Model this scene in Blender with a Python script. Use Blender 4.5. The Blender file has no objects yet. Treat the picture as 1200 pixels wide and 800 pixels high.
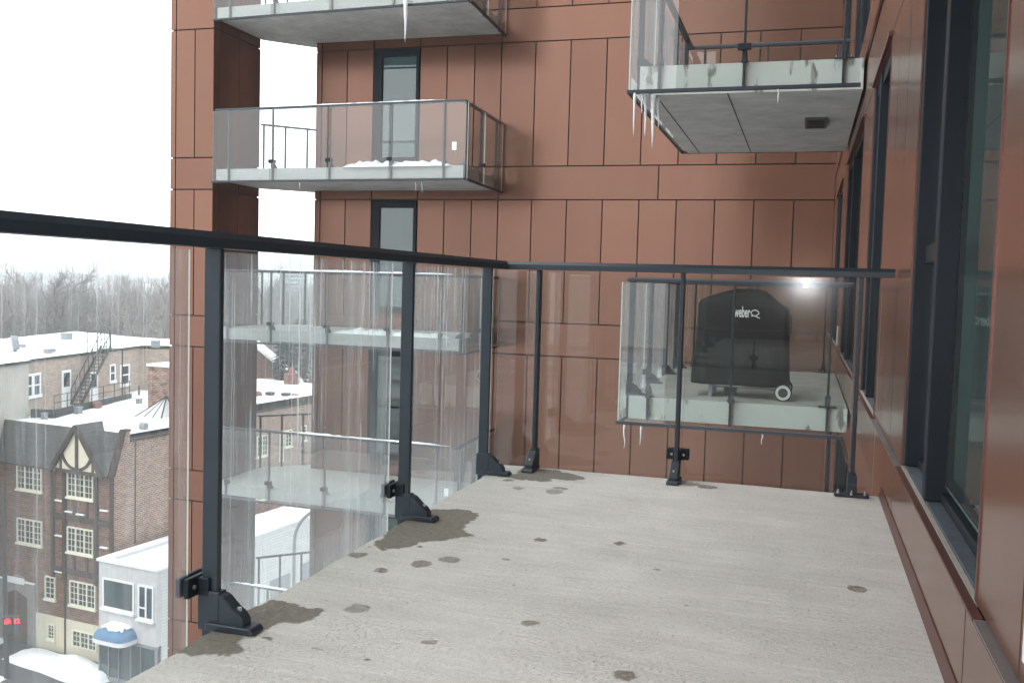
import bpy, bmesh, math, random
import numpy as np
from mathutils import Matrix, Vector, noise as mnoise
R = math.radians
random.seed(7)
rng = np.random.default_rng(7)
scene = bpy.context.scene
COL = scene.collection

# ---------------------------------------------------------------- camera
EYE = Vector((0, 0, .96))
PITCH, ROLL, YAW, FPX = .0604, .0273, -.2939, 1129.3
fw = Vector((math.sin(YAW)*math.cos(PITCH), math.cos(YAW)*math.cos(PITCH), -math.sin(PITCH)))
rt = Vector((math.cos(YAW), -math.sin(YAW), 0))
up = rt.cross(fw)
r2 = math.cos(ROLL)*rt + math.sin(ROLL)*up
u2 = -math.sin(ROLL)*rt + math.cos(ROLL)*up
cam = bpy.data.objects.new('camera', bpy.data.cameras.new('camera'))
COL.objects.link(cam)
M = Matrix((( r2.x, u2.x, -fw.x, EYE.x), (r2.y, u2.y, -fw.y, EYE.y), (r2.z, u2.z, -fw.z, EYE.z), (0, 0, 0, 1)))
cam.matrix_world = M
cam.data.sensor_width = 36
cam.data.lens = 36*FPX/1200
cam.data.clip_start = .05
cam.data.clip_end = 5000
scene.camera = cam

# ---------------------------------------------------------------- sky, sun, exposure (overcast winter noon)
SUN_EL, SUN_AZ = R(48), R(215)          # azimuth clockwise from +Y
world = bpy.data.worlds.new('World'); scene.world = world
world.use_nodes = True
nt = world.node_tree; nt.nodes.clear()
def wn(t, **k):
    n = nt.nodes.new(t)
    for a, b in k.items(): setattr(n, a, b)
    return n
sky = wn('ShaderNodeTexSky', sky_type='NISHITA', sun_disc=False, sun_elevation=SUN_EL, sun_rotation=SUN_AZ)
sky.air_density = 1.0; sky.dust_density = 4.0
hs = wn('ShaderNodeHueSaturation'); hs.inputs['Saturation'].default_value = .25
bg1 = wn('ShaderNodeBackground'); bg1.inputs['Strength'].default_value = .06
tc = wn('ShaderNodeTexCoord'); sx = wn('ShaderNodeSeparateXYZ')
ramp = wn('ShaderNodeMapRange'); ramp.inputs['From Min'].default_value = 0; ramp.inputs['From Max'].default_value = 1
ramp.inputs['To Min'].default_value = 2.4; ramp.inputs['To Max'].default_value = 2.65
bg2 = wn('ShaderNodeBackground'); bg2.inputs['Color'].default_value = (.955, .98, 1, 1)
add = wn('ShaderNodeAddShader'); out = wn('ShaderNodeOutputWorld')
L = nt.links.new
L(sky.outputs[0], hs.inputs['Color']); L(hs.outputs[0], bg1.inputs['Color'])
L(tc.outputs['Generated'], sx.inputs[0]); L(sx.outputs['Z'], ramp.inputs['Value']); L(ramp.outputs[0], bg2.inputs['Strength'])
L(bg1.outputs[0], add.inputs[0]); L(bg2.outputs[0], add.inputs[1]); L(add.outputs[0], out.inputs['Surface'])
sun = bpy.data.objects.new('sun', bpy.data.lights.new('sun', 'SUN'))
COL.objects.link(sun)
sun.data.energy = .7; sun.data.angle = R(25); sun.data.color = (1, .97, .93)
sd = Vector((math.sin(SUN_AZ)*math.cos(SUN_EL), math.cos(SUN_AZ)*math.cos(SUN_EL), math.sin(SUN_EL)))
sun.rotation_euler = (-sd).to_track_quat('-Z', 'Y').to_euler()
scene.view_settings.view_transform = 'Standard'
scene.view_settings.look = 'None'
scene.view_settings.exposure = 0
scene.view_settings.gamma = 1
scene.view_settings.use_curve_mapping = False
scene.cycles.max_bounces = 10
scene.cycles.diffuse_bounces = 4
scene.cycles.glossy_bounces = 4
scene.cycles.transparent_max_bounces = 40
scene.cycles.sample_clamp_indirect = 6

# ---------------------------------------------------------------- materials
MAT = {}
class NM:
    """small node-material helper"""
    def __init__(s, name):
        s.m = bpy.data.materials.new(name); s.m.use_nodes = True
        s.t = s.m.node_tree; s.t.nodes.clear()
        s.o = s.n('ShaderNodeOutputMaterial'); MAT[name] = s.m
    def n(s, t, **k):
        x = s.t.nodes.new(t)
        for a, b in k.items():
            if a.startswith('i_'): x.inputs[a[2:].replace('_', ' ')].default_value = b
            else: setattr(x, a, b)
        return x
    def l(s, a, b): s.t.links.new(a, b)
    def coord(s, scale=(1, 1, 1), kind='Object'):
        c = s.n('ShaderNodeTexCoord'); mp = s.n('ShaderNodeMapping'); mp.inputs['Scale'].default_value = scale
        s.l(c.outputs[kind], mp.inputs[0]); return mp.outputs[0]
    def pos(s, scale=(1, 1, 1)):
        c = s.n('ShaderNodeNewGeometry'); mp = s.n('ShaderNodeMapping'); mp.inputs['Scale'].default_value = scale
        s.l(c.outputs['Position'], mp.inputs[0]); return mp.outputs[0]
    def noise(s, vec, scale, detail=4, rough=.55):
        x = s.n('ShaderNodeTexNoise'); x.inputs['Scale'].default_value = scale; x.inputs['Detail'].default_value = detail
        x.inputs['Roughness'].default_value = rough; s.l(vec, x.inputs['Vector']); return x.outputs['Fac']
    def ramp(s, fac, stops):
        x = s.n('ShaderNodeValToRGB'); e = x.color_ramp.elements
        while len(e) < len(stops): e.new(.5)
        for q, (p, c) in zip(e, stops):
            q.position = p; q.color = (c, c, c, 1) if isinstance(c, (int, float)) else (*c, 1)
        s.l(fac, x.inputs[0]); return x.outputs[0]
    def mix(s, fac, a, b, blend='MIX'):
        x = s.n('ShaderNodeMix', data_type='RGBA', blend_type=blend)
        for v, i in ((fac, 0), (a, 6), (b, 7)):
            if hasattr(v, 'is_linked') or hasattr(v, 'links'): s.l(v, x.inputs[i])
            else: x.inputs[i].default_value = v if i == 0 else (*v, 1) if len(v) == 3 else v
        return x.outputs[2]
    def math(s, op, a, b=0, c=None, clamp=False):
        x = s.n('ShaderNodeMath', operation=op, use_clamp=clamp)
        for i, v in enumerate((a, b, c)):
            if v is None: continue
            if hasattr(v, 'links'): s.l(v, x.inputs[i])
            else: x.inputs[i].default_value = v
        return x.outputs[0]
    def bump(s, h, strength=.3, dist=.01):
        x = s.n('ShaderNodeBump'); x.inputs['Strength'].default_value = strength; x.inputs['Distance'].default_value = dist
        s.l(h, x.inputs['Height']); return x.outputs[0]
    def bsdf(s, color, rough=.6, spec=.5, bump=None, metallic=0, **k):
        p = s.n('ShaderNodeBsdfPrincipled')
        if hasattr(color, 'links'): s.l(color, p.inputs['Base Color'])
        else: p.inputs['Base Color'].default_value = (*color, 1)
        if hasattr(rough, 'links'): s.l(rough, p.inputs['Roughness'])
        else: p.inputs['Roughness'].default_value = rough
        p.inputs['Specular IOR Level'].default_value = spec; p.inputs['Metallic'].default_value = metallic
        if bump is not None: s.l(bump, p.inputs['Normal'])
        for a, b in k.items(): p.inputs[a.replace('_', ' ')].default_value = b
        s.l(p.outputs[0], s.o.inputs[0]); return p

def plain(name, c, rough=.6, spec=.5, var=.12, sc=6, bump=0, **k):
    m = NM(name); v = m.pos()
    n = m.noise(v, sc)
    col = m.mix(n, tuple(x*(1-var) for x in c), tuple(min(1, x*(1+var)) for x in c))
    b = m.bump(m.noise(v, sc*8), bump, .01) if bump else None
    m.bsdf(col, rough, spec, b, **k)

# brown powder-coated cladding: slight shade steps from panel to panel, faint wavering and dust
def cladding(name, c, rough):
    m = NM(name); v = m.pos()
    oi = m.n('ShaderNodeObjectInfo')
    base = m.mix(oi.outputs['Random'], tuple(x*.91 for x in c), tuple(x*1.08 for x in c))
    dust = m.ramp(m.noise(m.pos((1.2, 1.2, .35)), 1.4, 5), [(.35, 0), (.8, 1)])
    base = m.mix(m.math('MULTIPLY', dust, .14), base, (.25, .15, .11))
    rr = m.math('MULTIPLY_ADD', m.noise(m.pos(), 3.0, 5), .08, rough-.04)
    m.bsdf(base, rr, .3, None, metallic=.48)
cladding('cladding', (.170, .083, .056), .2)
cladding('flashing', (.125, .05, .042), .4)
plain('joint_dark', (.018, .014, .013), .7)
plain('ledge_top', (.13, .115, .11), .55, sc=14, var=.25)
plain('sealant', (.30, .27, .23), .7, sc=20, var=.3)

m = NM('dark_metal'); v = m.pos()
c = m.mix(m.noise(v, 9, 5), (.013, .021, .030), (.023, .034, .046))
m.bsdf(c, m.math('MULTIPLY_ADD', m.noise(v, 30), .18, .32), .38)
plain('frame_metal', (.007, .011, .016), .5, .22, var=.3)
plain('steel_bolt', (.45, .43, .40), .35, metallic=.9)
plain('black_rubber', (.012, .012, .013), .8)
plain('grey_membrane', (.055, .066, .082), .7, var=.55, sc=24, bump=.3)

# wide-open clear glass (single-sided Fresnel so that a thin box shows no inner total reflection)
def glass(name, tint, dirt=None, film=0., gl=1.6, haze=0., wides=.36):
    m = NM(name)
    geo = m.n('ShaderNodeNewGeometry')
    front = m.math('SUBTRACT', 1.0, geo.outputs['Backfacing'])
    fr = m.n('ShaderNodeFresnel'); fr.inputs['IOR'].default_value = 1.5
    fac = m.math('MULTIPLY', m.math('MULTIPLY', fr.outputs[0], gl), front, clamp=True)
    tr = m.n('ShaderNodeBsdfTransparent'); tr.inputs[0].default_value = (*tint, 1)
    g = m.n('ShaderNodeBsdfGlossy'); g.inputs['Roughness'].default_value = 0.0
    g.inputs['Color'].default_value = (1, 1, 1, 1)
    gout = g.outputs[0]
    if haze:
        g2 = m.n('ShaderNodeBsdfGlossy'); g2.inputs['Roughness'].default_value = .13
        sp = m.noise(m.pos(), 260, 2)
        mm = m.n('ShaderNodeMixShader'); m.l(m.math('MULTIPLY', m.ramp(sp, [(.45, .3), (.65, 1)]), haze), mm.inputs[0])
        m.l(gout, mm.inputs[1]); m.l(g2.outputs[0], mm.inputs[2]); gout = mm.outputs[0]
    mx = m.n('ShaderNodeMixShader'); m.l(fac, mx.inputs[0]); m.l(tr.outputs[0], mx.inputs[1]); m.l(gout, mx.inputs[2])
    res = mx.outputs[0]
    if dirt or film:
        d = m.n('ShaderNodeBsdfDiffuse'); d.inputs[0].default_value = (.66, .71, .73, 1)
        t = m.n('ShaderNodeBsdfTranslucent'); t.inputs[0].default_value = (.66, .71, .73, 1)
        ds = m.n('ShaderNodeMixShader'); ds.inputs[0].default_value = .5
        m.l(d.outputs[0], ds.inputs[1]); m.l(t.outputs[0], ds.inputs[2])
        if dirt:
            p = m.pos()
            # dried runs of dirty melt water: thin wandering vertical lines that start and stop, over patchy milky film
            wob = m.noise(m.pos((1.6, 1.6, 2.6)), 5.0, 5)
            sp = m.n('ShaderNodeSeparateXYZ'); m.l(p, sp.inputs[0])
            al0 = m.math('ADD', sp.outputs['X'], sp.outputs['Y'])
            along = m.math('MULTIPLY_ADD', wob, .014, al0)
            def vec(zs):
                cb = m.n('ShaderNodeCombineXYZ'); m.l(along, cb.inputs[0]); m.l(m.math('MULTIPLY', sp.outputs['Z'], zs), cb.inputs[2]); return cb.outputs[0]
            fine = m.ramp(m.noise(vec(.004), 165, 3, .6), [(.55, 0), (.67, 1)])
            part = m.ramp(m.noise(vec(.10), 30, 3, .6), [(.40, 0), (.56, 1)])
            part = m.math('MULTIPLY', part, m.ramp(m.noise(vec(.05), 7, 4, .65), [(.38, .32), (.60, 1)]))
            wide = m.ramp(m.noise(vec(.02), 14, 5, .7), [(.38, 0), (.78, 1)])
            patch = m.ramp(m.noise(m.pos((1, 1, .7)), 2.6, 5), [(.32, .15), (.7, 1)])
            spk = m.ramp(m.noise(p, 150, 2), [(.68, 0), (.74, 1)])
            low = m.n('ShaderNodeMapRange', interpolation_type='SMOOTHSTEP'); low.inputs['From Min'].default_value = .42; low.inputs['From Max'].default_value = -.05
            m.l(sp.outputs['Z'], low.inputs['Value'])
            hi = m.n('ShaderNodeMapRange'); hi.inputs['From Min'].default_value = .1; hi.inputs['From Max'].default_value = .85; hi.inputs['To Min'].default_value = .22; hi.inputs['To Max'].default_value = 1
            m.l(sp.outputs['Z'], hi.inputs['Value'])
            s = m.math('MULTIPLY', m.math('MULTIPLY', m.math('MULTIPLY', fine, part), 1.0*dirt), hi.outputs[0])
            s = m.math('ADD', s, m.math('MULTIPLY', m.math('MULTIPLY', wide, patch), wides*dirt))
            s = m.math('ADD', s, m.math('MULTIPLY', spk, .10*dirt))
            s = m.math('ADD', s, m.math('MULTIPLY', low.outputs[0], .22*max(0, dirt-.3)))
            s = m.math('ADD', s, film)
        else:
            p = m.pos()
            s = m.math('MULTIPLY', m.ramp(m.noise(p, 2.5, 3), [(.3, .7), (.8, 1.3)]), film)
        s = m.math('MULTIPLY', s, front, clamp=True)
        m2 = m.n('ShaderNodeMixShader'); m.l(s, m2.inputs[0]); m.l(res, m2.inputs[1]); m.l(ds.outputs[0], m2.inputs[2])
        res = m2.outputs[0]
    m.l(res, m.o.inputs[0])
glass('glass_streaked', (.93, .95, .945), dirt=1.0, film=.085, gl=1.4)
glass('glass_spotted', (.94, .955, .95), dirt=.5, film=.02, gl=1.2, wides=.8)
glass('glass_rainy', (.93, .95, .945), dirt=.05, film=.003, gl=1.4, haze=.4)
glass('glass_plain', (.93, .955, .95), film=.012, gl=1.7)
glass('glass_window', (.62, .72, .70), film=.008, gl=2.0)
glass('glass_filmed', (.62, .69, .68), film=.05, gl=.45)
plain('glass_edge', (.42, .50, .48), .25, var=.1)

# balcony floor: broom-finished concrete with dark repair mortar and drip marks (attribute 'damp')
m = NM('floor_concrete'); p = m.pos()
at = m.n('ShaderNodeAttribute', attribute_name='damp')
broom = m.math('ADD', m.math('MULTIPLY', m.noise(m.pos((5, 40, 6)), 1.0, 5, .7), .6), m.math('MULTIPLY', m.noise(m.pos((.7, 7, 1)), 1.0, 3), .4))
clus = m.ramp(m.noise(m.pos((1, 1.8, 1)), 3.2, 4), [(.38, 0), (.68, 1)])
sand = m.noise(p, 420, 3, .6)
blot = m.noise(p, 2.6, 6, .6)
pit = m.ramp(m.noise(m.pos((.85, 1.25, 1)), 105, 4, .8), [(.52, 0), (.62, 1)])
pit = m.math('MULTIPLY', pit, m.math('MULTIPLY_ADD', clus, .65, .35))
dry = m.mix(m.ramp(blot, [(.3, 0), (.72, 1)]), (.55, .527, .492), (.635, .612, .575))
dry = m.mix(m.ramp(broom, [(.3, .0), (.7, 1)]), m.mix(1, dry, (.83, .83, .83), 'MULTIPLY'), m.mix(1, dry, (1.1, 1.1, 1.1), 'MULTIPLY'))
dry = m.mix(m.math('MULTIPLY', m.ramp(sand, [(.34, 1), (.52, 0)]), .6), dry, (.27, .26, .24))
dry = m.mix(m.math('MULTIPLY', pit, .75), dry, (.25, .235, .21))
wet = m.mix(m.noise(p, 70, 6, .7), (.115, .104, .082), (.215, .196, .158))
col = m.mix(at.outputs['Fac'], dry, wet)
hgt = m.math('ADD', m.math('MULTIPLY', broom, .6), m.math('SUBTRACT', m.math('MULTIPLY', sand, .4), m.math('MULTIPLY', pit, .6)))
lump = m.math('MULTIPLY', m.math('MULTIPLY', m.noise(p, 38, 5, .65), at.outputs['Fac']), 1.6)
m.bsdf(col, .85, .3, m.bump(m.math('ADD', hgt, lump), .6, .007))

# cast slab concrete (soffits and slab edges)
m = NM('slab_concrete'); p = m.pos()
bl = m.noise(p, 2.3, 7, .68); bl2 = m.noise(m.pos((1, 3, 1)), 5, 5, .6)
c = m.mix(m.ramp(bl, [(.32, 0), (.7, 1)]), (.34, .345, .328), (.50, .505, .48))
c = m.mix(m.math('MULTIPLY', m.ramp(bl2, [(.45, 0), (.75, 1)]), .45), c, (.24, .24, .225))
m.bsdf(c, .85, .25, m.bump(m.noise(p, 60, 4), .25, .004))
plain('slab_edge_plain', (.37, .38, .365), .85, .25, var=.16, sc=5, bump=.2)
plain('slab_worn', (.34, .335, .31), .85, .25, var=.35, sc=4, bump=.3)
plain('slab_top', (.52, .52, .50), .85, .25, var=.15, sc=3, bump=.2)
# slab edge: pale lime bloom with dark run-off gaps
m = NM('slab_edge'); p = m.pos()
sp_ = m.n('ShaderNodeSeparateXYZ'); m.l(p, sp_.inputs[0])
al = m.math('ADD', sp_.outputs['X'], sp_.outputs['Y'])
cb = m.n('ShaderNodeCombineXYZ'); m.l(al, cb.inputs[0]); m.l(m.math('MULTIPLY', sp_.outputs['Z'], .35), cb.inputs[2])
st = m.ramp(m.noise(cb.outputs[0], 5.2, 4, .6), [(.375, 0), (.43, 1)])
c = m.mix(st, (.17, .165, .145), (.56, .58, .555))
c = m.mix(m.math('MULTIPLY', m.noise(p, 22, 5), .3), c, (.36, .37, .35))
m.bsdf(c, .85, .25, m.bump(m.noise(p, 50, 4), .3, .004))

m = NM('snow'); p = m.pos()
m.bsdf((.84, .86, .89), .7, .3, m.bump(m.noise(p, 9, 5), .4, .04))
m = NM('ice'); 
pr = m.bsdf((.86, .9, .92), .12, .5, m.bump(m.noise(m.pos((1, 1, .4)), 90, 3), .5, .01), Transmission_Weight=.35, IOR=1.31)

def brick(name, c1, c2, mortar, bw=.30, bh=.105, ms=.019, var=.3, mott=1.):
    m = NM(name)
    geo = m.n('ShaderNodeTexCoord'); sp = m.n('ShaderNodeSeparateXYZ'); m.l(geo.outputs['Object'], sp.inputs[0])
    cb = m.n('ShaderNodeCombineXYZ'); m.l(m.math('ADD', sp.outputs['X'], sp.outputs['Y']), cb.inputs[0]); m.l(sp.outputs['Z'], cb.inputs[1])
    bt = m.n('ShaderNodeTexBrick'); m.l(cb.outputs[0], bt.inputs['Vector'])
    bt.inputs['Color1'].default_value = (*c1, 1); bt.inputs['Color2'].default_value = (*c2, 1); bt.inputs['Mortar'].default_value = (*mortar, 1)
    bt.inputs['Scale'].default_value = 1; bt.inputs['Mortar Size'].default_value = ms
    bt.inputs['Brick Width'].default_value = bw; bt.inputs['Row Height'].default_value = bh; bt.inputs['Bias'].default_value = 0
    w = m.ramp(m.noise(m.coord(), .9, 6, .65), [(.3, 0), (.75, 1)])
    w2 = m.noise(m.coord((2.2, 2.2, 5)), 1.0, 4, .7)
    col = m.mix(m.math('MULTIPLY', w, var), bt.outputs['Color'], tuple(x*.5 for x in c1))
    lo_, hi_ = tuple(1-(1-q)*mott for q in (.62, .62, .66)), tuple(1+(q-1)*mott for q in (1.75, 1.55, 1.4))
    col = m.mix(m.ramp(w2, [(.38, 0), (.66, 1)]), m.mix(1, col, lo_, 'MULTIPLY'), m.mix(1, col, hi_, 'MULTIPLY'))
    m.bsdf(col, .85, .25, m.bump(bt.outputs['Fac'], -.4, .01))
brick('brick_dark', (.20, .085, .055), (.085, .048, .038), (.19, .16, .135), mott=.7)
brick('brick_side', (.27, .15, .11), (.115, .075, .06), (.38, .34, .30), var=.2, mott=.4)
brick('brick_beige', (.38, .31, .25), (.30, .245, .20), (.40, .36, .32), mott=.35, var=.25)
brick('brick_red', (.19, .062, .045), (.13, .05, .04), (.18, .14, .12), var=.2)
brick('brick_speckle', (.20, .115, .09), (.10, .07, .06), (.27, .23, .2), var=.15)
brick('clapboard', (.60, .62, .62), (.57, .59, .59), (.36, .38, .38), bw=9, bh=.16, ms=.012, var=.15, mott=.08)
m = NM('slate'); bt = m.n('ShaderNodeTexBrick'); m.l(m.coord((1, 1, 1)), bt.inputs['Vector'])
v = m.coord(); s_ = m.n('ShaderNodeSeparateXYZ'); m.l(v, s_.inputs[0])
cb = m.n('ShaderNodeCombineXYZ'); m.l(s_.outputs['X'], cb.inputs[0]); m.l(s_.outputs['Z'], cb.inputs[1]); m.l(cb.outputs[0], bt.inputs['Vector'])
bt.inputs['Color1'].default_value = (.075, .08, .083, 1); bt.inputs['Color2'].default_value = (.045, .05, .053, 1); bt.inputs['Mortar'].default_value = (.03, .03, .032, 1)
bt.inputs['Scale'].default_value = 1; bt.inputs['Brick Width'].default_value = .28; bt.inputs['Row Height'].default_value = .17; bt.inputs['Mortar Size'].default_value = .014
m.bsdf(m.mix(m.math('MULTIPLY', m.noise(v, 1.5, 5), .6), bt.outputs['Color'], (.12, .125, .125)), .7, .4)
plain('stucco', (.50, .50, .505), .9, .2, var=.16, sc=3, bump=.4)
plain('stucco_beige', (.40, .385, .35), .9, .2, var=.18, sc=1.2)
plain('cream', (.62, .58, .45), .75, var=.1)
plain('cream_frame', (.72, .70, .58), .6, var=.06)
plain('white_paint', (.72, .73, .75), .55, var=.08)
plain('timber', (.045, .034, .03), .8, var=.35, sc=4)
plain('stone', (.26, .25, .235), .85, var=.25, sc=4)
plain('old_door', (.09, .055, .045), .6, var=.4)
plain('pane_dark', (.03, .036, .042), .06, .6, var=.5, sc=.8)
plain('shop_glass', (.05, .075, .085), .05, .7, var=.3, sc=.6)
plain('blue_canvas', (.10, .20, .34), .75, var=.12, sc=3)
plain('grey_metal', (.22, .24, .26), .55, var=.3)
plain('rust_metal', (.21, .12, .095), .7, var=.3)
plain('iron', (.035, .04, .042), .6)
plain('red_iron', (.30, .085, .06), .6)
plain('asphalt', (.07, .072, .075), .85, var=.35, sc=.5)
plain('blind', (.33, .38, .42), .8, var=.05)
plain('room_dark', (.15, .18, .18), .9, var=.3, sc=2)  # dim room and the panes' teal reflection put into one colour
plain('cover_fabric', (.006, .008, .0085), .6, .25, var=.3, sc=5, bump=.25)
plain('logo_white', (.75, .76, .76), .7, var=.03)
plain('wheel_white', (.62, .63, .62), .5)
plain('wood_grey', (.19, .15, .12), .8)
plain('vent_dark', (.07, .068, .06), .7)
plain('white_plastic', (.7, .72, .72), .4)
m = NM('bark'); oi = m.n('ShaderNodeObjectInfo')
m.bsdf(m.mix(oi.outputs['Random'], (.18, .17, .165), (.29, .275, .265)), .9, .2)  # bark tone lightened, with some of the distance haze in the colour
m = NM('evergreen'); m.bsdf(m.mix(m.noise(m.pos(), 1.2), (.03, .04, .03), (.055, .065, .05)), .9, .2)
# city ground: trodden snow with bare patches
m = NM('city_ground'); p = m.pos()
f = m.ramp(m.noise(p, .05, 8, .65), [(.42, 0), (.58, 1)])
m.bsdf(m.mix(f, (.30, .29, .285), (.68, .70, .73)), .9, .2)
m = NM('forest_floor'); p = m.pos()
m.bsdf(m.mix(m.ramp(m.noise(p, .3, 5), [(.4, 0), (.6, 1)]), (.12, .10, .09), (.5, .5, .51)), .9, .2)
plain('far_concrete', (.34, .37, .40), .8, var=.1, sc=.1)
plain('far_hill', (.36, .41, .46), .9, var=.08, sc=.01)
def emit(name, c, s):
    m = NM(name); e = m.n('ShaderNodeEmission'); e.inputs[0].default_value = (*c, 1); e.inputs[1].default_value = s
    m.l(e.outputs[0], m.o.inputs[0])
emit('red_lamp', (1, .03, .05), 3.0)
emit('flash_lamp', (.93, .97, 1), 6000)

# ---------------------------------------------------------------- mesh and object helpers
class MB:
    def __init__(s): s.v = []; s.f = []; s.mi = []; s.X = Matrix.Identity(4)
    def add(s, vs, fs, mi=0):
        b = len(s.v); s.v += [tuple(s.X @ Vector(p)) for p in vs]
        s.f += [tuple(b+i for i in q) for q in fs]; s.mi += [mi]*len(fs); return s
    def box(s, x0, x1, y0, y1, z0, z1, mi=0):
        return s.add([(x0, y0, z0), (x1, y0, z0), (x1, y1, z0), (x0, y1, z0), (x0, y0, z1), (x1, y0, z1), (x1, y1, z1), (x0, y1, z1)],
                     [(0, 3, 2, 1), (4, 5, 6, 7), (0, 1, 5, 4), (1, 2, 6, 5), (2, 3, 7, 6), (3, 0, 4, 7)], mi)
    def bar(s, a, b, w, h, mi=0, upv=(0, 0, 1)):
        """square bar from a to b, w wide and h high"""
        a, b = Vector(a), Vector(b); d = (b-a).normalized(); u = Vector(upv)
        if abs(d.dot(u)) > .99: u = Vector((0, 1, 0))
        x = d.cross(u).normalized()*(w/2); z = x.cross(d).normalized()*(h/2)
        vs = [a-x-z, a+x-z, a+x+z, a-x+z, b-x-z, b+x-z, b+x+z, b-x+z]
        return s.add([tuple(q) for q in vs], [(0, 3, 2, 1), (4, 5, 6, 7), (0, 1, 5, 4), (1, 2, 6, 5), (2, 3, 7, 6), (3, 0, 4, 7)], mi)
    def cyl(s, a, b, r0, r1=None, n=12, mi=0):
        r1 = r0 if r1 is None else r1; a, b = Vector(a), Vector(b); d = (b-a).normalized()
        x = d.orthogonal().normalized(); y = d.cross(x); vs = []
        for c, r in ((a, r0), (b, r1)):
            for k in range(n): t = 2*math.pi*k/n; vs.append(tuple(c + x*(r*math.cos(t)) + y*(r*math.sin(t))))
        fs = [(k, (k+1) % n, n+(k+1) % n, n+k) for k in range(n)] + [tuple(range(n-1, -1, -1)), tuple(range(n, 2*n))]
        return s.add(vs, fs, mi)
    def prism(s, pts, z0, z1, mi=0):
        """horizontal polygon (counter-clockwise) raised from z0 to z1"""
        n = len(pts); vs = [(x, y, z0) for x, y in pts] + [(x, y, z1) for x, y in pts]
        return s.add(vs, [tuple(range(n-1, -1, -1)), tuple(range(n, 2*n))] + [(i, (i+1) % n, n+(i+1) % n, n+i) for i in range(n)], mi)
    def slabx(s, prof, t0, t1, org, d, t, mi=0):
        """profile of (along d, up) points pushed along t from t0 to t1"""
        o, d, t = Vector(org), Vector(d), Vector(t); n = len(prof); vs = []
        for k in (t0, t1):
            for a, z in prof: vs.append(tuple(o + d*a + t*k + Vector((0, 0, z))))
        return s.add(vs, [tuple(range(n-1, -1, -1)), tuple(range(n, 2*n))] + [(i, (i+1) % n, n+(i+1) % n, n+i) for i in range(n)], mi)
    def build(s, name, mats, parent=None, smooth=False, bevel=0, fix=True):
        me = bpy.data.meshes.new(name)
        inv = mw(parent).inverted() if parent is not None else Matrix.Identity(4)
        me.from_pydata([tuple(inv @ Vector(p)) for p in s.v], [], s.f)
        mats = mats if isinstance(mats, (list, tuple)) else [mats]
        for q in mats: me.materials.append(MAT[q])
        me.polygons.foreach_set('material_index', s.mi)
        if fix or bevel:
            bm = bmesh.new(); bm.from_mesh(me)
            if bevel:
                bmesh.ops.bevel(bm, geom=list(bm.edges), offset=bevel, segments=1, affect='EDGES', clamp_overlap=True)
            bmesh.ops.recalc_face_normals(bm, faces=bm.faces); bm.to_mesh(me); bm.free()
        if smooth: me.polygons.foreach_set('use_smooth', [True]*len(me.polygons))
        return link(name, me, parent)
def mw(o):
    m_ = Matrix.Identity(4)
    while o is not None: m_ = o.matrix_basis @ m_; o = o.parent
    return m_
def link(name, me, parent=None):
    o = bpy.data.objects.new(name, me); COL.objects.link(o)
    if parent is not None: o.parent = parent
    return o
def tag(o, label=None, cat=None, group=None, kind=None):
    for k, v in (('label', label), ('category', cat), ('group', group), ('kind', kind)):
        if v: o[k] = v
    return o
def thing(name, label, cat, loc=(0, 0, 0), rz=0, group=None):
    o = bpy.data.objects.new(name, None); COL.objects.link(o); o.empty_display_size = .1
    o.location = loc; o.rotation_euler = (0, 0, rz); return tag(o, label, cat, group)
PCACHE = {}
def panel(name, mat, parent, x0, x1, y0, y1, z0, z1):
    """a box-shaped piece; alike pieces share their mesh"""
    d = (round(x1-x0, 3), round(y1-y0, 3), round(z1-z0, 3), mat)
    if d not in PCACHE:
        me = bpy.data.meshes.new(name); a, b, c = (q/2 for q in d[:3])
        me.from_pydata([(-a, -b, -c), (a, -b, -c), (a, b, -c), (-a, b, -c), (-a, -b, c), (a, -b, c), (a, b, c), (-a, b, c)], [],
                       [(0, 3, 2, 1), (4, 5, 6, 7), (0, 1, 5, 4), (1, 2, 6, 5), (2, 3, 7, 6), (3, 0, 4, 7)])
        me.materials.append(MAT[mat]); PCACHE[d] = me
    o = link(name, PCACHE[d], parent)
    o.location = mw(parent).inverted() @ Vector(((x0+x1)/2, (y0+y1)/2, (z0+z1)/2)); return o
def glass_pane(parent, mat, x0, x1, y0, y1, z0, z1, name='glass_pane'):
    """thin pane with pale green edge faces"""
    b = MB().box(x0, x1, y0, y1, z0, z1)
    thin = 0 if (x1-x0) < (y1-y0) else 1
    for i in range(6):
        n = (0, 0, 1, 1, 2, 2)[i] if False else None
    # faces: 0,1 = z ; 2,4 = y ; 3,5 = x
    big = (3, 5) if thin == 0 else (2, 4)
    b.mi = [0 if i in big else 1 for i in range(6)]
    return b.build(name, [mat, 'glass_edge'], parent)

S = 2.88                                  # storey height
# ---------------------------------------------------------------- city ground and hills (the setting)
b = MB(); b.add([(-1500, -300, -19), (1500, -300, -19), (1500, 3200, -19), (-1500, 3200, -19)], [(0, 1, 2, 3)])
tag(b.build('ground', 'city_ground', fix=False), kind='structure')
b = MB()
for k in range(61):
    a = R(-62 + k*1.3); h_ = -8 + 14*mnoise.noise((k*.17, 3, 1))
    b.v += [(2600*math.sin(a), 2600*math.cos(a), -30), (2600*math.sin(a), 2600*math.cos(a), h_), (3000*math.sin(a), 3000*math.cos(a), -30)]
for k in range(60):
    q = 3*k; b.f += [(q, q+3, q+4, q+1), (q+1, q+4, q+5, q+2)]; b.mi += [0, 0]
tag(b.build('hills', 'far_hill', smooth=True), kind='structure')

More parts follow.
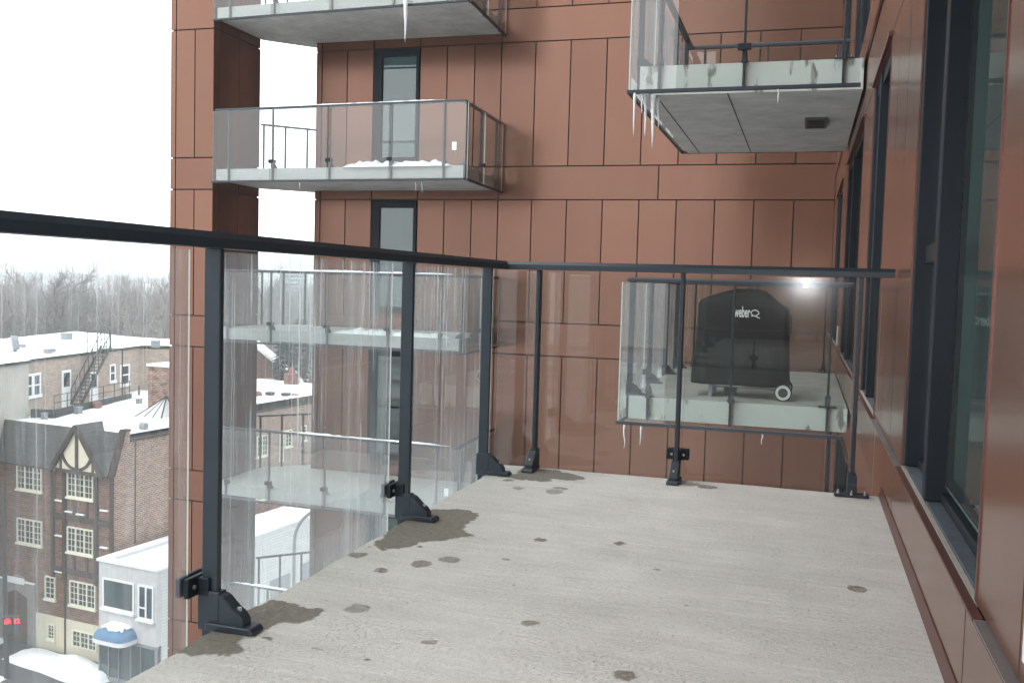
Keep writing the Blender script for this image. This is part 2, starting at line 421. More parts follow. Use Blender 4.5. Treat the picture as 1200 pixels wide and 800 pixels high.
# ---------------------------------------------------------------- our balcony floor
def poly_sd(P, poly):
    """signed distance (inside > 0) of points P (n,2) to a polygon"""
    poly = np.array(poly, float); n = len(poly); d = np.full(len(P), 1e9); ins = np.zeros(len(P), bool)
    for i in range(n):
        a, c = poly[i], poly[(i+1) % n]; e = c-a; w = P-a
        t = np.clip((w@e)/(e@e), 0, 1); q = w-t[:, None]*e; d = np.minimum(d, (q**2).sum(1))
        cond = (a[1] > P[:, 1]) != (c[1] > P[:, 1])
        xs = a[0] + (P[:, 1]-a[1])*(c[0]-a[0])/(c[1]-a[1]+1e-12)
        ins ^= cond & (P[:, 0] < xs)
    return np.where(ins, 1, -1)*np.sqrt(d)
def vnoise(P, sc, seed):
    g = np.random.default_rng(seed).random((64, 64)); q = P*sc; i = np.floor(q).astype(int); f = q-i; f = f*f*(3-2*f)
    a = g[i[:, 0] % 64, i[:, 1] % 64]; b_ = g[(i[:, 0]+1) % 64, i[:, 1] % 64]; c_ = g[i[:, 0] % 64, (i[:, 1]+1) % 64]; d = g[(i[:, 0]+1) % 64, (i[:, 1]+1) % 64]
    return (a*(1-f[:, 0])+b_*f[:, 0])*(1-f[:, 1])+(c_*(1-f[:, 0])+d*f[:, 0])*f[:, 1]-.5
FX0, FX1, FY0, FY1 = -1.49, .384, .9, 4.83
nx, ny = 400, 840
gx, gy = np.meshgrid(np.linspace(FX0, FX1, nx), np.linspace(FY0, FY1, ny))
Pq = np.stack([gx.ravel(), gy.ravel()], 1)
big = [[(-1.5, 2.06), (-1.52, 2.2), (-1.5, 2.42), (-1.48, 2.49), (-1.43, 2.51), (-1.37, 2.49), (-1.31, 2.45), (-1.29, 2.37), (-1.3, 2.32), (-1.34, 2.31), (-1.35, 2.25), (-1.29, 2.23), (-1.31, 2.2), (-1.37, 2.2), (-1.33, 2.12), (-1.38, 2.09), (-1.44, 2.05)],
       [(-1.47, 3.12), (-1.5, 3.42), (-1.5, 3.74), (-1.39, 3.79), (-1.29, 3.77), (-1.23, 3.64), (-1.23, 3.49), (-1.16, 3.41), (-1.2, 3.37), (-1.29, 3.3), (-1.32, 3.17), (-1.39, 3.11)],
       [(-1.5, 4.5), (-1.38, 4.57), (-1.34, 4.78), (-1.2, 4.8), (-1.03, 4.70), (-1.05, 4.58), (-1.14, 4.56), (-1.17, 4.49), (-1.27, 4.5)]]
small = [(-1.21, 2.53, .032), (-1.14, 3.08, .038), (-1.21, 3.0, .037), (-.92, 3.46, .021), (-.96, 3.16, .022), (-.71, 2.58, .024), (-.63, 3.52, .027), (-.92, 2.35, .014),
         (-1.02, 2.19, .018), (-.39, 2.32, .024), (-1.08, 4.29, .045), (-1.07, 4.38, .03), (-1.35, 4.46, .022), (-1.3, 3.2, .022), (-1.24, 3.36, .024), (-1.46, 3.02, .03), (-1.31, 2.89, .02),
         (-1.18, 2.2, .015), (-.44, 3.24, .014), (.2, 3.28, .024), (-1.25, 4.3, .014), (-.5, 4.74, .05), (-.42, 4.7, .04), (-1.1, 2.62, .008), (-.85, 2.9, .007), (-.3, 2.9, .006)]
wob = .055*vnoise(Pq, 14, 1) + .03*vnoise(Pq, 45, 2) + .014*vnoise(Pq, 110, 3)
damp = np.zeros(len(Pq))
for pl in big: damp = np.maximum(damp, np.clip((poly_sd(Pq, pl)+wob*.85)/.006+.5, 0, 1)*.95)
for k, (x, y, r) in enumerate(small):
    dd = r - np.hypot((Pq[:, 0]-x), (Pq[:, 1]-y)*(.8+.5*((k*37) % 10)/10)) + wob*.5
    damp = np.maximum(damp, np.clip(dd/.005+.4, 0, 1)*(.65+.35*((k*53) % 10)/10)*(1-.5*np.clip(vnoise(Pq, 130, 40+k)*3-.4, 0, 1)))
zz = .0022*vnoise(Pq, 5, 4) + .0016*vnoise(Pq*np.array([[1, 9]]), 6, 5)+.0012*vnoise(Pq, 90, 6) + damp*.003*(vnoise(Pq, 60, 8)+.6)
gx = gx.copy(); gx[:, 0] += .010*vnoise(np.stack([np.zeros(ny), gy[:, 0]], 1), 16, 9)
V = np.stack([gx.ravel(), gy.ravel(), zz], 1)
i0 = (np.arange(ny-1)[:, None]*nx + np.arange(nx-1)[None, :]).ravel()
F = np.stack([i0, i0+1, i0+nx+1, i0+nx], 1)
me = bpy.data.meshes.new('balcony_floor'); me.from_pydata(V.tolist(), [], F.tolist())
me.materials.append(MAT['floor_concrete'])
me.polygons.foreach_set('use_smooth', [True]*len(me.polygons))
at_ = me.attributes.new('damp', 'FLOAT', 'POINT'); at_.data.foreach_set('value', damp)
floor = tag(link('balcony_floor', me), kind='structure')
b = MB().box(-1.488, .37, -2.2, 4.828, -.2, -.006)
b.build('slab_body', 'slab_concrete', floor)
b = MB().box(-1.489, .371, -2.2, .9, -.006, 0)
b.build('slab_back', 'floor_concrete', floor)

# ---------------------------------------------------------------- building blocks for the railings
def foot(post, base, d, t, flat=False):
    """cast bracket: sleeve round the post, sloping gusset, foot plate on the slab, bolt"""
    o = Vector(base); d, t = Vector(d), Vector(t)
    b = MB()
    b.slabx([(-.032, -.004), (.036, -.004), (.036, .105), (-.032, .105)], -.019, .019, o, d, t)
    if flat:
        b.slabx([(.0, .012), (.05, .012), (.05, .06), (.03, .1), (.0, .1)], -.022, .022, o, d, t)
        b.slabx([(.0, .001), (.062, .001), (.062, .014), (.0, .014)], -.078, .078, o, d, t)
        spots = [(.045, -.06), (.045, .06), (.058, 0)]
    else:
        b.slabx([(.034, .012), (.112, .012), (.112, .036), (.098, .054), (.082, .064), (.05, .094), (.034, .1)], -.021, .021, o, d, t)
        b.slabx([(.0, .001), (.142, .001), (.146, .008), (.136, .02), (.0, .022)], -.03, .03, o, d, t)
        spots = [(.088, 0)]
    f = b.build('foot', 'dark_metal', post, bevel=.003)
    for a, q in spots:
        c = o + d*a + t*q; k = .03 if not flat else .012
        q_ = .62 if flat else 1; nb = MB().cyl(c+Vector((0, 0, k)), c+Vector((0, 0, k+.018*q_)), .013*q_, .013*q_, 6); nb.cyl(c+Vector((0, 0, k+.018*q_)), c+Vector((0, 0, k+.036*q_)), .007*q_, .006*q_, 8)
        nb.build('bolt', 'steel_bolt', post)
def clamp(post, base, d, t, z, w=.055, both=True):
    """black glass clamp on the outer side of the post, gripping the pane edges, with two screws"""
    o = Vector(base)+Vector((0, 0, z)); d, t = Vector(d), Vector(t)
    b = MB()
    b.slabx([(-.03, -.026), (.004, -.026), (.004, .026), (-.03, .026)], -.02, .02, o, d, t)
    b.slabx([(-.052, -.027), (-.035, -.027), (-.035, .027), (-.052, .027)], -w, w, o, d, t)
    b.slabx([(-.078, -.027), (-.063, -.027), (-.063, .027), (-.078, .027)], -w, w, o, d, t)
    b.build('clamp', 'frame_metal', post, bevel=.003)
    for q in (-.03, .03):
        c = o + d*(-.035) + t*q; MB().cyl(c, c+d*.006, .007, .006, 8).build('screw', 'steel_bolt', post)
def post_at(parent, base, d, t, h=1.03, zb=-.215, flat=False, cz=None, detail=True):
    o = Vector(base); d, t = Vector(d), Vector(t)
    p = MB().slabx([(-.025, zb), (.025, zb), (.025, h), (-.025, h)], -.010, .010, o, d, t).build('post', 'dark_metal', parent, bevel=.0025 if detail else 0)
    if detail: foot(p, base, d, t, flat)
    else:
        MB().slabx([(-.03, .0), (.12, .0), (.12, .02), (.07, .07), (.035, .09), (-.03, .09)], -.022, .022, o, d, t).build('foot', 'dark_metal', p)
    if cz is not None:
        if detail: clamp(p, base, d, t, cz)
        else: MB().slabx([(-.07, cz-.03), (.03, cz-.03), (.03, cz+.03), (-.07, cz+.03)], -.05, .05, o, d, t).build('clamp', 'frame_metal', p)
    return p
def rail_bar(parent, pts, w=.062, h=.042, z=1.031, name='top_rail'):
    """hand rail along a polyline, mitred corners, softened top edges"""
    prof = [(-w/2, 0), (w/2, 0), (w/2, h*.62), (w/2-.008, h), (-w/2+.008, h), (-w/2, h*.62)]
    pts = [Vector((x, y, 0)) for x, y in pts]; b = MB(); rows = []
    for i, p in enumerate(pts):
        d0 = (p-pts[i-1]).normalized() if i else None; d1 = (pts[i+1]-p).normalized() if i < len(pts)-1 else None
        dd = ((d0 or d1)+(d1 or d0)).normalized(); nrm = Vector((dd.y, -dd.x, 0)); k = 1
        if d0 and d1: k = 1/max(.3, nrm.dot(Vector((d1.y, -d1.x, 0))))
        rows.append([tuple(p+nrm*(a*k)+Vector((0, 0, z+q))) for a, q in prof])
    n = len(prof)
    for i, r in enumerate(rows):
        b.v += r
        if i:
            for j in range(n): b.f.append(((i-1)*n+j, (i-1)*n+(j+1) % n, i*n+(j+1) % n, i*n+j)); b.mi.append(0)
    b.f += [tuple(range(n)), tuple(range((len(rows)-1)*n+n-1, (len(rows)-1)*n-1, -1))]; b.mi += [0, 0]
    return b.build(name, 'dark_metal', parent)

X, Y = (1, 0, 0), (0, 1, 0)
nX, nY = (-1, 0, 0), (0, -1, 0)
# ---------------------------------------------------------------- our own railing
rail = thing('balcony_railing', 'near dark metal balcony railing with streaked glass panes around the concrete floor', 'railing', (-1.5, 4.8, 0))
rail_bar(rail, [(-1.507, -2.1), (-1.507, 4.80), (.392, 4.80)])
for y in (.9, 2.24, 3.56): post_at(rail, (-1.515, y, 0), X, Y, cz=.115)
post_at(rail, (-1.515, 4.56, 0), X, Y)
post_at(rail, (-1.315, 4.805, 0), nY, X)
post_at(rail, (-.58, 4.805, 0), nY, X, cz=.125)
post_at(rail, (.247, 4.805, 0), nY, X, flat=True)
for y0, y1 in ((-2.1, .88), (.96, 2.222), (2.345, 3.548), (3.70, 4.842)):
    glass_pane(rail, 'glass_streaked' if y0 > 2 else 'glass_spotted', -1.5825, -1.5775, y0, y1, -.24, 1.026)
for x0, x1 in ((-1.555, -.592), (-.566, .345)):
    glass_pane(rail, 'glass_rainy', x0, x1, 4.866, 4.876, -.24, 1.026)

# ---------------------------------------------------------------- right-hand wall of our building
WX = .405
wall = thing('apartment_wall', 'glossy brown metal clad apartment wall with deep dark windows on the right', 'wall', (WX, 5, -19))
for z0, z1 in ((-19, -6.2), (-6.2, 14)):
    MB().box(WX+.33, WX+.6, -3, 17.6, z0, z1-.003).build('backing', 'joint_dark', wall)
bays = [(-2.3, 1.0), (2.40, 4.22), (5.88, 7.36), (8.5, 11.7), (13.2, 15.6)]
def wall_piece(name, mat, y0, y1, z0, z1, x0=WX, x1=WX+.03): return panel(name, mat, wall, x0, x1, y0, y1, z0, z1)
GAP = .012
def split(y0, y1, step):
    n = max(1, round((y1-y0)/step)); return [(y0+(y1-y0)*i/n, y0+(y1-y0)*(i+1)/n) for i in range(n)]
for k in range(-2, 4):
    zf = S*k
    # low strip below the sills, standing a little proud, with the ledge flashing on its top
    for y0, y1 in [(-3, -.6), (-.6, 2.385), (2.385, 4.3), (4.3, 5.8), (5.8, 7.45), (7.45, 9.6), (9.6, 11.8), (11.8, 14.2), (14.2, 17.27)]:
        wall_piece('wall_panel', 'cladding', y0+GAP/2, y1-GAP/2, zf+.0, zf+.244, .383, .402)
        
    wall_piece('wall_panel', 'cladding', -3, 17.27, zf+2.425, zf+S-.015, WX, WX+.03)
    edges_ = [-3] + [q for y0, y1 in bays for q in (y0, y1)] + [17.27]
    for j in range(len(edges_)-1):
        y0, y1 = edges_[j]+.003, edges_[j+1]-.003
        if j % 2: wall_piece('ledge_flashing', 'flashing', y0-.11, y1, zf+.246, zf+.254, .381, .404); wall_piece('sealant_line', 'sealant', y0, y1, zf+.246, zf+.258, .4045, .418)
        else: wall_piece('ledge_flashing', 'ledge_top', y0, y1-(.11 if j < len(edges_)-2 else 0), zf+.246, zf+.252, .383, WX+.035)
    # upright panels between the windows
    gaps = [(-3, bays[0][0])] + [(bays[i][1], bays[i+1][0]) for i in range(len(bays)-1)] + [(bays[-1][1], 17.27)]
    for y0, y1 in gaps:
        for a, c in split(y0, y1, .55):
            wall_piece('wall_panel', 'cladding', a+GAP/2, c-GAP/2, zf+.258, zf+2.417)
    if k < -1 or k > 1: continue
    for bi, (y0, y1) in enumerate(bays):
        zs, zt = zf+.262, zf+2.40
        w = MB()                                       # reveals: brown lining round the recess
        w.box(WX+.002, WX+.2, y0-.002, y0+.014, zs, zt); w.box(WX+.002, WX+.25, y1-.014, y1+.002, zs, zt); w.box(WX+.002, WX+.25, y0, y1, zt, zt+.016)
        w.box(WX-.003, WX+.001, y0-.013, y0-.001, zs, zt)
        win = w.build('window', 'flashing', wall)
        MB().box(WX+.014, WX+.25, y0+.016, y1-.016, zs-.01, zs+.006).build('sill', ['grey_membrane'], win)
        f = MB(); xi, xo = WX+.02, WX+.092
        ym = y0 + (y1-y0)*.62 if bi else y0-.4
        if bi == 1: ym = 3.485
        f.box(xi, xo, y0+.014, y0+.075, zs+.008, zt); f.box(WX+.006, xo, y1-.075, y1-.014, zs+.008, zt)
        if bi: f.box(WX+.005, xo, ym-.02, ym+.055, zs+.008, zt)
        f.box(xi+.035, xo, y0+.075, y1-.075, zs+.008, zs+.04); f.box(xi, xo, y0+.075, y1-.075, zt-.08, zt)
        f.box(xi+.02, xo-.01, ym+.055 if bi else y0+.075, y1-.075, zf+1.08, zf+1.15)
        f.build('frame', 'frame_metal', win, bevel=.003)
        if bi:
            glass_pane(win, 'glass_filmed', WX+.068, WX+.075, y0+.075, ym-.02, zs+.06, zt-.08, 'pane')
            glass_pane(win, 'glass_window', WX+.068, WX+.075, ym+.055, y1-.075, zs+.06, zf+1.08, 'pane')
            glass_pane(win, 'glass_window', WX+.068, WX+.075, ym+.055, y1-.075, zf+1.15, zt-.08, 'pane')
        else: glass_pane(win, 'glass_window', WX+.068, WX+.075, y0+.075, y1-.075, zs+.09, zt-.08, 'pane')
        MB().box(WX+.16, WX+.18, y0+.02, y1-.02, zs, zt).build('room_backing', 'room_dark', win)  # added sheet standing in for the dark room, tinted for the pane's teal reflection
        # head flashing
        MB().slabx([(0, zt+.003), (.04, zt+.02), (.04, zt+.03), (0, zt+.03)], y0, y1, (WX-.02, 0, 0), X, Y).build('head_flashing', 'flashing', win)
# base flashing along the floor: angled strip
MB().slabx([(0, .002), (.014, .002), (.014, .046), (.009, .047)], -2.2, 4.83, (.371, 0, 0), X, Y).build('base_flashing', 'flashing', wall)
# pale weatherproof outlet covers
for y, z, s_ in ((1.83, .37, 1.0), (12.62, .42, 2.2)):
    MB().box(WX-.012, WX, y-.035*s_, y+.035*s_, z-.055*s_, z+.055*s_).build('outlet_cover', 'white_plastic', wall, bevel=.008)

# wing of the building that closes the balcony behind the photographer (only mirrored in the glass)
wing = thing('apartment_wing', 'brown clad building wing closing the near balcony behind the viewpoint', 'wall', (-1, -2.3, -19))
MB().box(-2.6, .75, -8, -2.34, -19, 14).build('backing', 'joint_dark', wing)
for k in range(-3, 4):
    z0 = S*k
    for x0, x1 in ((-2.62, -2.0), (-2.0, -1.38), (-1.38, -.75), (-.75, -.12), (-.12, .41)):
        panel('wall_panel', 'cladding', wing, x0+.006, x1-.006, -2.335, -2.3, z0+.25, z0+2.41)
    panel('wall_panel', 'cladding', wing, -2.62, .41, -2.335, -2.3, z0+2.42, z0+S+.24)
    for y0, y1 in ((-4.1, -2.34), (-6, -4.12), (-8, -6.02)): panel('wall_panel', 'cladding', wing, -2.63, -2.602, y0, y1, z0+.26, z0+S+.24)

# ---------------------------------------------------------------- far facade
FY = 17.3
fac = thing('apartment_facade', 'far brown metal clad apartment facade facing the balcony above the railing', 'building', (-4.5, FY, -19))
MB().box(-9.40, .75, FY+.035, FY+9, -19, 14).build('backing', 'joint_dark', fac)
G2 = .022
def fpanel(x0, x1, z0, z1): panel('wall_panel', 'cladding', fac, x0+G2/2, x1-G2/2, FY, FY+.03, z0+G2/2, z1-G2/2)
JX = [-5.585, -4.93, -4.265, -3.597, -2.93, -2.262, -1.593, -.925, -.26, .41]
for k in range(-6, 4):
    zb = 2.51 + S*k; zt = zb+.612; zn = zb+S
    for x0, x1 in ((-9.42, -9.29), (-9.29, -8.18), (-8.18, -7.21), (-7.21, -5.585), (-5.585, -2.594), (-2.594, .41)): fpanel(x0, x1, zb, zt)
    for x0, x1 in ((-9.42, -9.29), (-9.29, -8.74), (-8.74, -8.18), (-7.21, -6.66), (-6.66, -6.11), (-6.11, -5.585)): fpanel(x0, x1, zt, zn)
    for x0, x1 in zip(JX[:-1], JX[1:]): fpanel(x0, x1, zt, zn)
    fpanel(-8.18, -7.21, zt, zt+.06)
    # return of the corner
    panel('wall_panel', 'cladding', fac, -9.43, -9.402, FY+.035, FY+.8, zt+G2/2, zn-G2/2)
    panel('wall_panel', 'cladding', fac, -9.43, -9.402, FY+.035, FY+.8, zb+G2/2, zt-G2/2)
    z0, z1 = zt+.075, zn-.03
    w = MB(); x0, x1 = -8.165, -7.225
    w.box(x0, x0+.17, FY-.02, FY+.12, z0, z1); w.box(x1-.06, x1, FY-.02, FY+.12, z0, z1); w.box(x0+.17, x1-.06, FY-.02, FY+.12, z1-.13, z1); w.box(x0+.17, x1-.06, FY-.02, FY+.12, z0, z0+.12)
    win = w.build('window', 'frame_metal', fac)
    glass_pane(win, 'glass_window', x0+.17, x1-.06, FY+.02, FY+.027, z0+.12, z1-.13, 'pane')
    MB().box(x0+.17, x1-.06, FY+.028, FY+.033, z0+.12, z1-.13).build('blind', 'blind' if k != -2 else 'room_dark', win)

# ---------------------------------------------------------------- free-standing clad pier at the left
pier = thing('clad_pier', 'tall brown panelled pier standing apart at the left ends of the far balconies', 'pillar', (-10.85, 16, -19))
MB().box(-11.27, -10.43, 15.33, 16.84, -19, 14).build('core', 'joint_dark', pier)
def ppanel(x0, x1, y0, y1, z0, z1): panel('wall_panel', 'cladding', pier, x0, x1, y0, y1, z0, z1)
for k in range(-6, 4):
    zb = 2.51 + S*k; zt = zb+.575; zn = zb+S; g = .012
    for z0, z1, full in ((zb+g, zt-g, True), (zt+g, zn-g, False)):
        ppanel(-11.30, -11.20, 15.3, 15.329, z0, z1)
        if full: ppanel(-11.178, -10.40, 15.3, 15.329, z0, z1)
        else: ppanel(-11.178, -10.80, 15.3, 15.329, z0, z1); ppanel(-10.778, -10.40, 15.3, 15.329, z0, z1)
        for y0, y1 in ((15.332, 15.46), (15.475, 16.12), (16.135, 16.86)):
            ppanel(-10.429, -10.402, y0, y1, z0, z1)
        ppanel(-11.299, -11.272, 15.332, 16.86, z0, z1)

# ---------------------------------------------------------------- balconies
def slab(parent, poly, z0, z1, edge='slab_edge', top='slab_top'):
    """slab with its soffit, edge and top"""
    n = len(poly); b = MB().prism(poly, z0, z1); b.mi = [0, 2] + [1]*n
    return b.build('slab', ['slab_concrete', edge, top], parent)
def snow_ridge(name, label, pts, w, h, z, step=.05):
    """lumpy strip of settled snow along a line"""
    b = MB(); a, c = Vector((*pts[0], 0)), Vector((*pts[1], 0)); Ln = (c-a).length; d = (c-a)/Ln; nv = Vector((-d.y, d.x, 0)); n = max(6, int(Ln/step)); m_ = 7
    for i in range(n+1):
        t = i/n; e = min(1, 6*t, 6*(1-t))**.5; q = .8+.5*mnoise.noise((t*Ln*1.6, z, w*9)); q = max(.12, q+.35*mnoise.noise((t*Ln*9, z, 4)))*e
        for j in range(m_):
            s_ = j/(m_-1)*2-1
            p = a+d*(Ln*t)+nv*(s_*w/2*(.8+.3*q)); b.v.append((p.x, p.y, z+h*q*(1-s_*s_)+.001+.3*h*mnoise.noise((p.x*12, p.y*12, z))*(1-s_*s_)))
    for i in range(n):
        for j in range(m_-1): q = i*m_+j; b.f.append((q, q+1, q+m_+1, q+m_)); b.mi.append(0)
    o = b.build(name, 'snow', smooth=True); return tag(o, label, 'snow', kind='stuff')

# left balconies of the far facade
LX0, LX1, LY = -10.36, -5.60, 15.40
def far_balcony(k, label):
    z = S*k
    t = thing('balcony', label, 'balcony', (-8, 15.4, z), 0, 'glass-fronted balconies between pier and far facade')
    A_, B_, C_ = Vector((LX0, 15.35, 0)), Vector((-5.50, 15.12, 0)), Vector((LX1, FY-.01, 0))
    slab(t, [A_[:2], B_[:2], C_[:2], (-9.45, FY-.01), (-9.45, FY+.5), (-10.36, 16.88)], z-.2, z, 'slab_edge_plain')
    e1 = (B_-A_).normalized(); i1 = Vector((-e1.y, e1.x, 0)); e2 = (C_-B_).normalized(); i2 = Vector((-e2.y, e2.x, 0))
    Ln, Lr = (B_-A_).length, (C_-B_).length; up_z = Vector((0, 0, z))
    for q in (.29, 1.21, 2.36, 3.55, 4.52): post_at(t, A_+e1*q-i1*.02+up_z, i1, e1, cz=.115 if 1 < q < 4 else None, detail=False)
    for q in (.12, .95, 1.95): post_at(t, B_+e2*q-i2*.02+up_z, i2, e2, cz=.115 if q == .95 else None, detail=False)
    rail_bar(t, [(A_-i1*.02)[:2], (B_-i1*.02)[:2], (C_-i2*.02)[:2]], z=z+1.031)
    def gseg(o, e, i_, q0, q1): 
        g_ = MB().slabx([(-.088, z-.22), (-.078, z-.22), (-.078, z+1.026), (-.088, z+1.026)], q0, q1, o, i_, e)
        big_ = [abs(Vector(n_).dot(i_)) for n_ in ()]
        g_.mi = [1, 1, 1, 0, 1, 0]
        return g_.build('glass_pane', ['glass_plain', 'glass_edge'], t)
    for q0, q1 in ((-.01, 1.19), (1.23, 2.34), (2.38, 3.53), (3.57, Ln+.07)): gseg(A_, e1, i1, q0, q1)
    for q0, q1 in ((-.05, .93), (.97, Lr-.02)): gseg(B_, e2, i2, q0, q1)
    b = MB(); b.slabx([(-.105, z-.255), (-.062, z-.255), (-.062, z-.222), (-.105, z-.222)], -.03, Ln+.06, A_, i1, e1); b.slabx([(-.105, z-.257), (-.062, z-.257), (-.062, z-.224), (-.105, z-.224)], -.08, Lr-.02, B_, i2, e2)
    b.build('bottom_rail', 'dark_metal', t)
    if k in (1, -1): MB().slabx([(-.093, z+.24), (-.089, z+.24), (-.089, z+.37), (-.093, z+.37)], Ln-.17, Ln-.09, A_, i1, e1).build('sticker', 'white_plastic', t)
    # low guard closing the gap behind the pier
    g = MB(); g.bar((-10.38, 16.86, z+1.05), (-9.46, 17.78, z+1.05), .05, .035)
    for q in (.05, .38, .72): g.bar((-10.38+.92*q, 16.86+.92*q, z-.0), (-10.38+.92*q, 16.86+.92*q, z+1.035), .03, .03)
    g.build('guard_rail', 'dark_metal', t)
    return t
for k, lab in ((2, 'topmost far balcony cut by the upper edge, long icicle hanging from it'),
               (1, 'far balcony above the near railing with snow along its glass front'),
               (0, 'far balcony seen through the streaked glass, level with the near floor'),
               (-1, 'far balcony seen low through the streaked glass, one storey below the near floor'),
               (-2, 'lowest far balcony, only its rail and glass show above the floor edge')):
    far_balcony(k, lab)
snow_ridge('snow_drift', 'snow drift behind the glass front of the far balcony above the railing', ((-7.75, 15.30), (-5.72, 15.20)), .24, .13, S-.01)
snow_ridge('snow_drift', 'snow drift at the slab edge of the far balcony behind streaked glass', ((-7.9, 15.33), (-5.7, 15.23)), .2, .10, 0)
snow_ridge('rail_snow', 'thin snow line on the top rail of the upper far balcony', ((-8.6, 15.105+(-5.6-(-8.6))*.047), (-5.56, 15.105)), .05, .022, S+1.069)
snow_ridge('rail_snow', 'thin snow line on the rail of the level far balcony behind streaked glass', ((-9.0, 15.105+(-5.6-(-9.0))*.047), (-5.56, 15.105)), .05, .03, 1.069)
snow_ridge('rail_snow', 'thin snow line on the rail of the far balcony one storey down', ((-8.9, 15.105+(-5.6-(-8.9))*.047), (-5.56, 15.105)), .05, .03, -S+1.069)
snow_ridge('rail_snow', 'thin snow line on the rail of the lowest far balcony', ((-9.9, 15.105+(-5.6-(-9.9))*.047), (-5.56, 15.105)), .05, .03, -2*S+1.069)

# balconies further along our own wall
def side_balcony(k, label, name='balcony'):
    z = S*k + (-.03 if k == 0 else .025)
    x0, x1, y0, y1 = -1.49, .383, 8.62, 12.35
    t = thing('balcony', label, 'balcony', (-.5, 10.4, z), 0, 'balconies along the right-hand wall')
    th = .2 if k == 0 else .255
    s_ = slab(t, [(x0, y0), (x1, y0), (x1, y1), (x0, y1)], z-th, z, top='slab_worn')
    for y in (8.75, 9.9, 11.05, 12.0): post_at(t, (x0-.02, y, z), X, Y, cz=.115 if y == 9.9 else None)
    for x in (-1.315, -.59, .22): post_at(t, (x, y0-.02, z), Y, X, flat=(x > 0), cz=.115 if x == -.59 else None)
    for x in (-1.33, -.57, .243): post_at(t, (x, y1+.02, z), nY, X, flat=(x > 0), cz=.115 if x == -.57 else None)
    rail_bar(t, [(.385, y0-.02), (x0-.01, y0-.02), (x0-.01, y1+.02), (.385, y1+.02)], z=z+1.031)
    for a, c in ((-1.56, -.602), (-.578, .35)):
        glass_pane(t, 'glass_plain', a, c, y0-.085, y0-.075, z-.22, z+1.026); glass_pane(t, 'glass_plain', a, c, y1+.075, y1+.085, z-.22, z+1.026)
    for a, c in ((y0-.07, 9.885), (9.915, y1+.07)): glass_pane(t, 'glass_streaked', x0-.085, x0-.075, a, c, z-.22, z+1.026)
    b = MB().box(-1.585, .36, y0-.10, y0-.058, z-.25, z-.221).box(-1.585, .36, y1+.058, y1+.10, z-.25, z-.221).box(-1.585, -1.55, y0-.057, y1+.057, z-.25, z-.221)
    b.build('bottom_rail', 'dark_metal', t)
    if k > 0:
        for xx in (-1.345, -.722): MB().box(xx-.004, xx+.004, y0+.004, y1-.004, z-th-.003, z-th-.0005).build('soffit_seam', 'joint_dark', s_)
        v = MB(); vx0, vx1, vy0, vy1 = -.08, .13, 9.93, 10.5
        v.box(vx0, vx1, vy0, vy0+.03, z-th-.022, z-th-.0005).box(vx0, vx1, vy1-.03, vy1, z-th-.022, z-th-.0005).box(vx0, vx0+.025, vy0+.03, vy1-.03, z-th-.022, z-th-.0005).box(vx1-.025, vx1, vy0+.03, vy1-.03, z-th-.022, z-th-.0005)
        v.box(vx0+.025, vx1-.025, vy0+.03, vy1-.03, z-th-.004, z-th-.0005)
        ve = v.build('soffit_vent', 'vent_dark', t)
        for i in range(8):
            xx = vx0+.035+i*.019; MB().box(xx, xx+.006, vy0+.03, vy1-.03, z-th-.019, z-th-.005).build('vent_slat', 'vent_dark', ve)
    return t
side_balcony(1, 'overhead balcony on the right with bare concrete underside, vent and icicles at its corner')
side_balcony(0, 'next balcony beyond the railing carrying the covered barbecue')
# the slab of the balcony above ours, wholly above the picture
up_ = thing('balcony', 'bare concrete balcony slab directly above the near concrete floor', 'balcony', (-.5, 1.3, S-.02), 0)
slab(up_, [(-1.49, -2.2), (.383, -2.2), (.383, 4.8), (-1.49, 4.8)], S-.22, S-.02)

# ---------------------------------------------------------------- icicles
def icicle(x, y, z, ln, r, label, group='icicles hanging from the balcony edges'):
    b = MB(); n = 7; rows = 9; sd_ = random.random()*50
    for i in range(rows):
        t = i/(rows-1); rr = r*(1-t)**.8*(1+.35*mnoise.noise((t*5, sd_, 0))) + .0012; ox = .012*mnoise.noise((t*2, sd_, 3)); oy = .012*mnoise.noise((t*2, sd_, 7))
        for j in range(n): a = 2*math.pi*j/n; b.v.append((x+ox+rr*math.cos(a), y+oy+rr*math.sin(a), z-ln*t))
    for i in range(rows-1):
        for j in range(n): b.f.append((i*n+j, i*n+(j+1) % n, (i+1)*n+(j+1) % n, (i+1)*n+j)); b.mi.append(0)
    b.f += [tuple(range(n-1, -1, -1)), tuple(range((rows-1)*n, rows*n))]; b.mi += [0, 0]
    o = b.build('icicle', 'ice', smooth=True); o.data.name = 'icicle'
    return tag(o, label, 'icicle', group)
Zi = S+.025-.25
icicle(-1.515, 8.53, Zi, .38, .013, 'slim icicle at the very corner of the overhead right balcony, leftmost of its cluster')
icicle(-1.455, 8.56, Zi, .17, .010, 'short icicle second from the corner under the overhead right balcony')
icicle(-1.425, 8.60, Zi, .37, .016, 'icicle in the middle of the cluster under the overhead right balcony')
icicle(-1.355, 8.62, Zi, .47, .024, 'thickest and longest icicle under the overhead right balcony corner')
icicle(-1.32, 8.66, Zi, .30, .014, 'rightmost icicle of the cluster under the overhead right balcony corner')
icicle(-.295, 8.54, Zi, .12, .007, 'tiny icicle alone under the front rail of the overhead right balcony')
icicle(-1.505, 8.53, -.28, .22, .009, 'icicle under the left corner of the barbecue balcony')
icicle(-1.36, 8.53, -.28, .18, .009, 'icicle right of the corner one under the barbecue balcony')
icicle(-.305, 8.53, -.28, .09, .006, 'tiny icicle below the middle of the barbecue balcony front')
icicle(-6.53, 15.0, 2*S-.15, .72, .045, 'long white icicle hanging from the topmost far balcony')
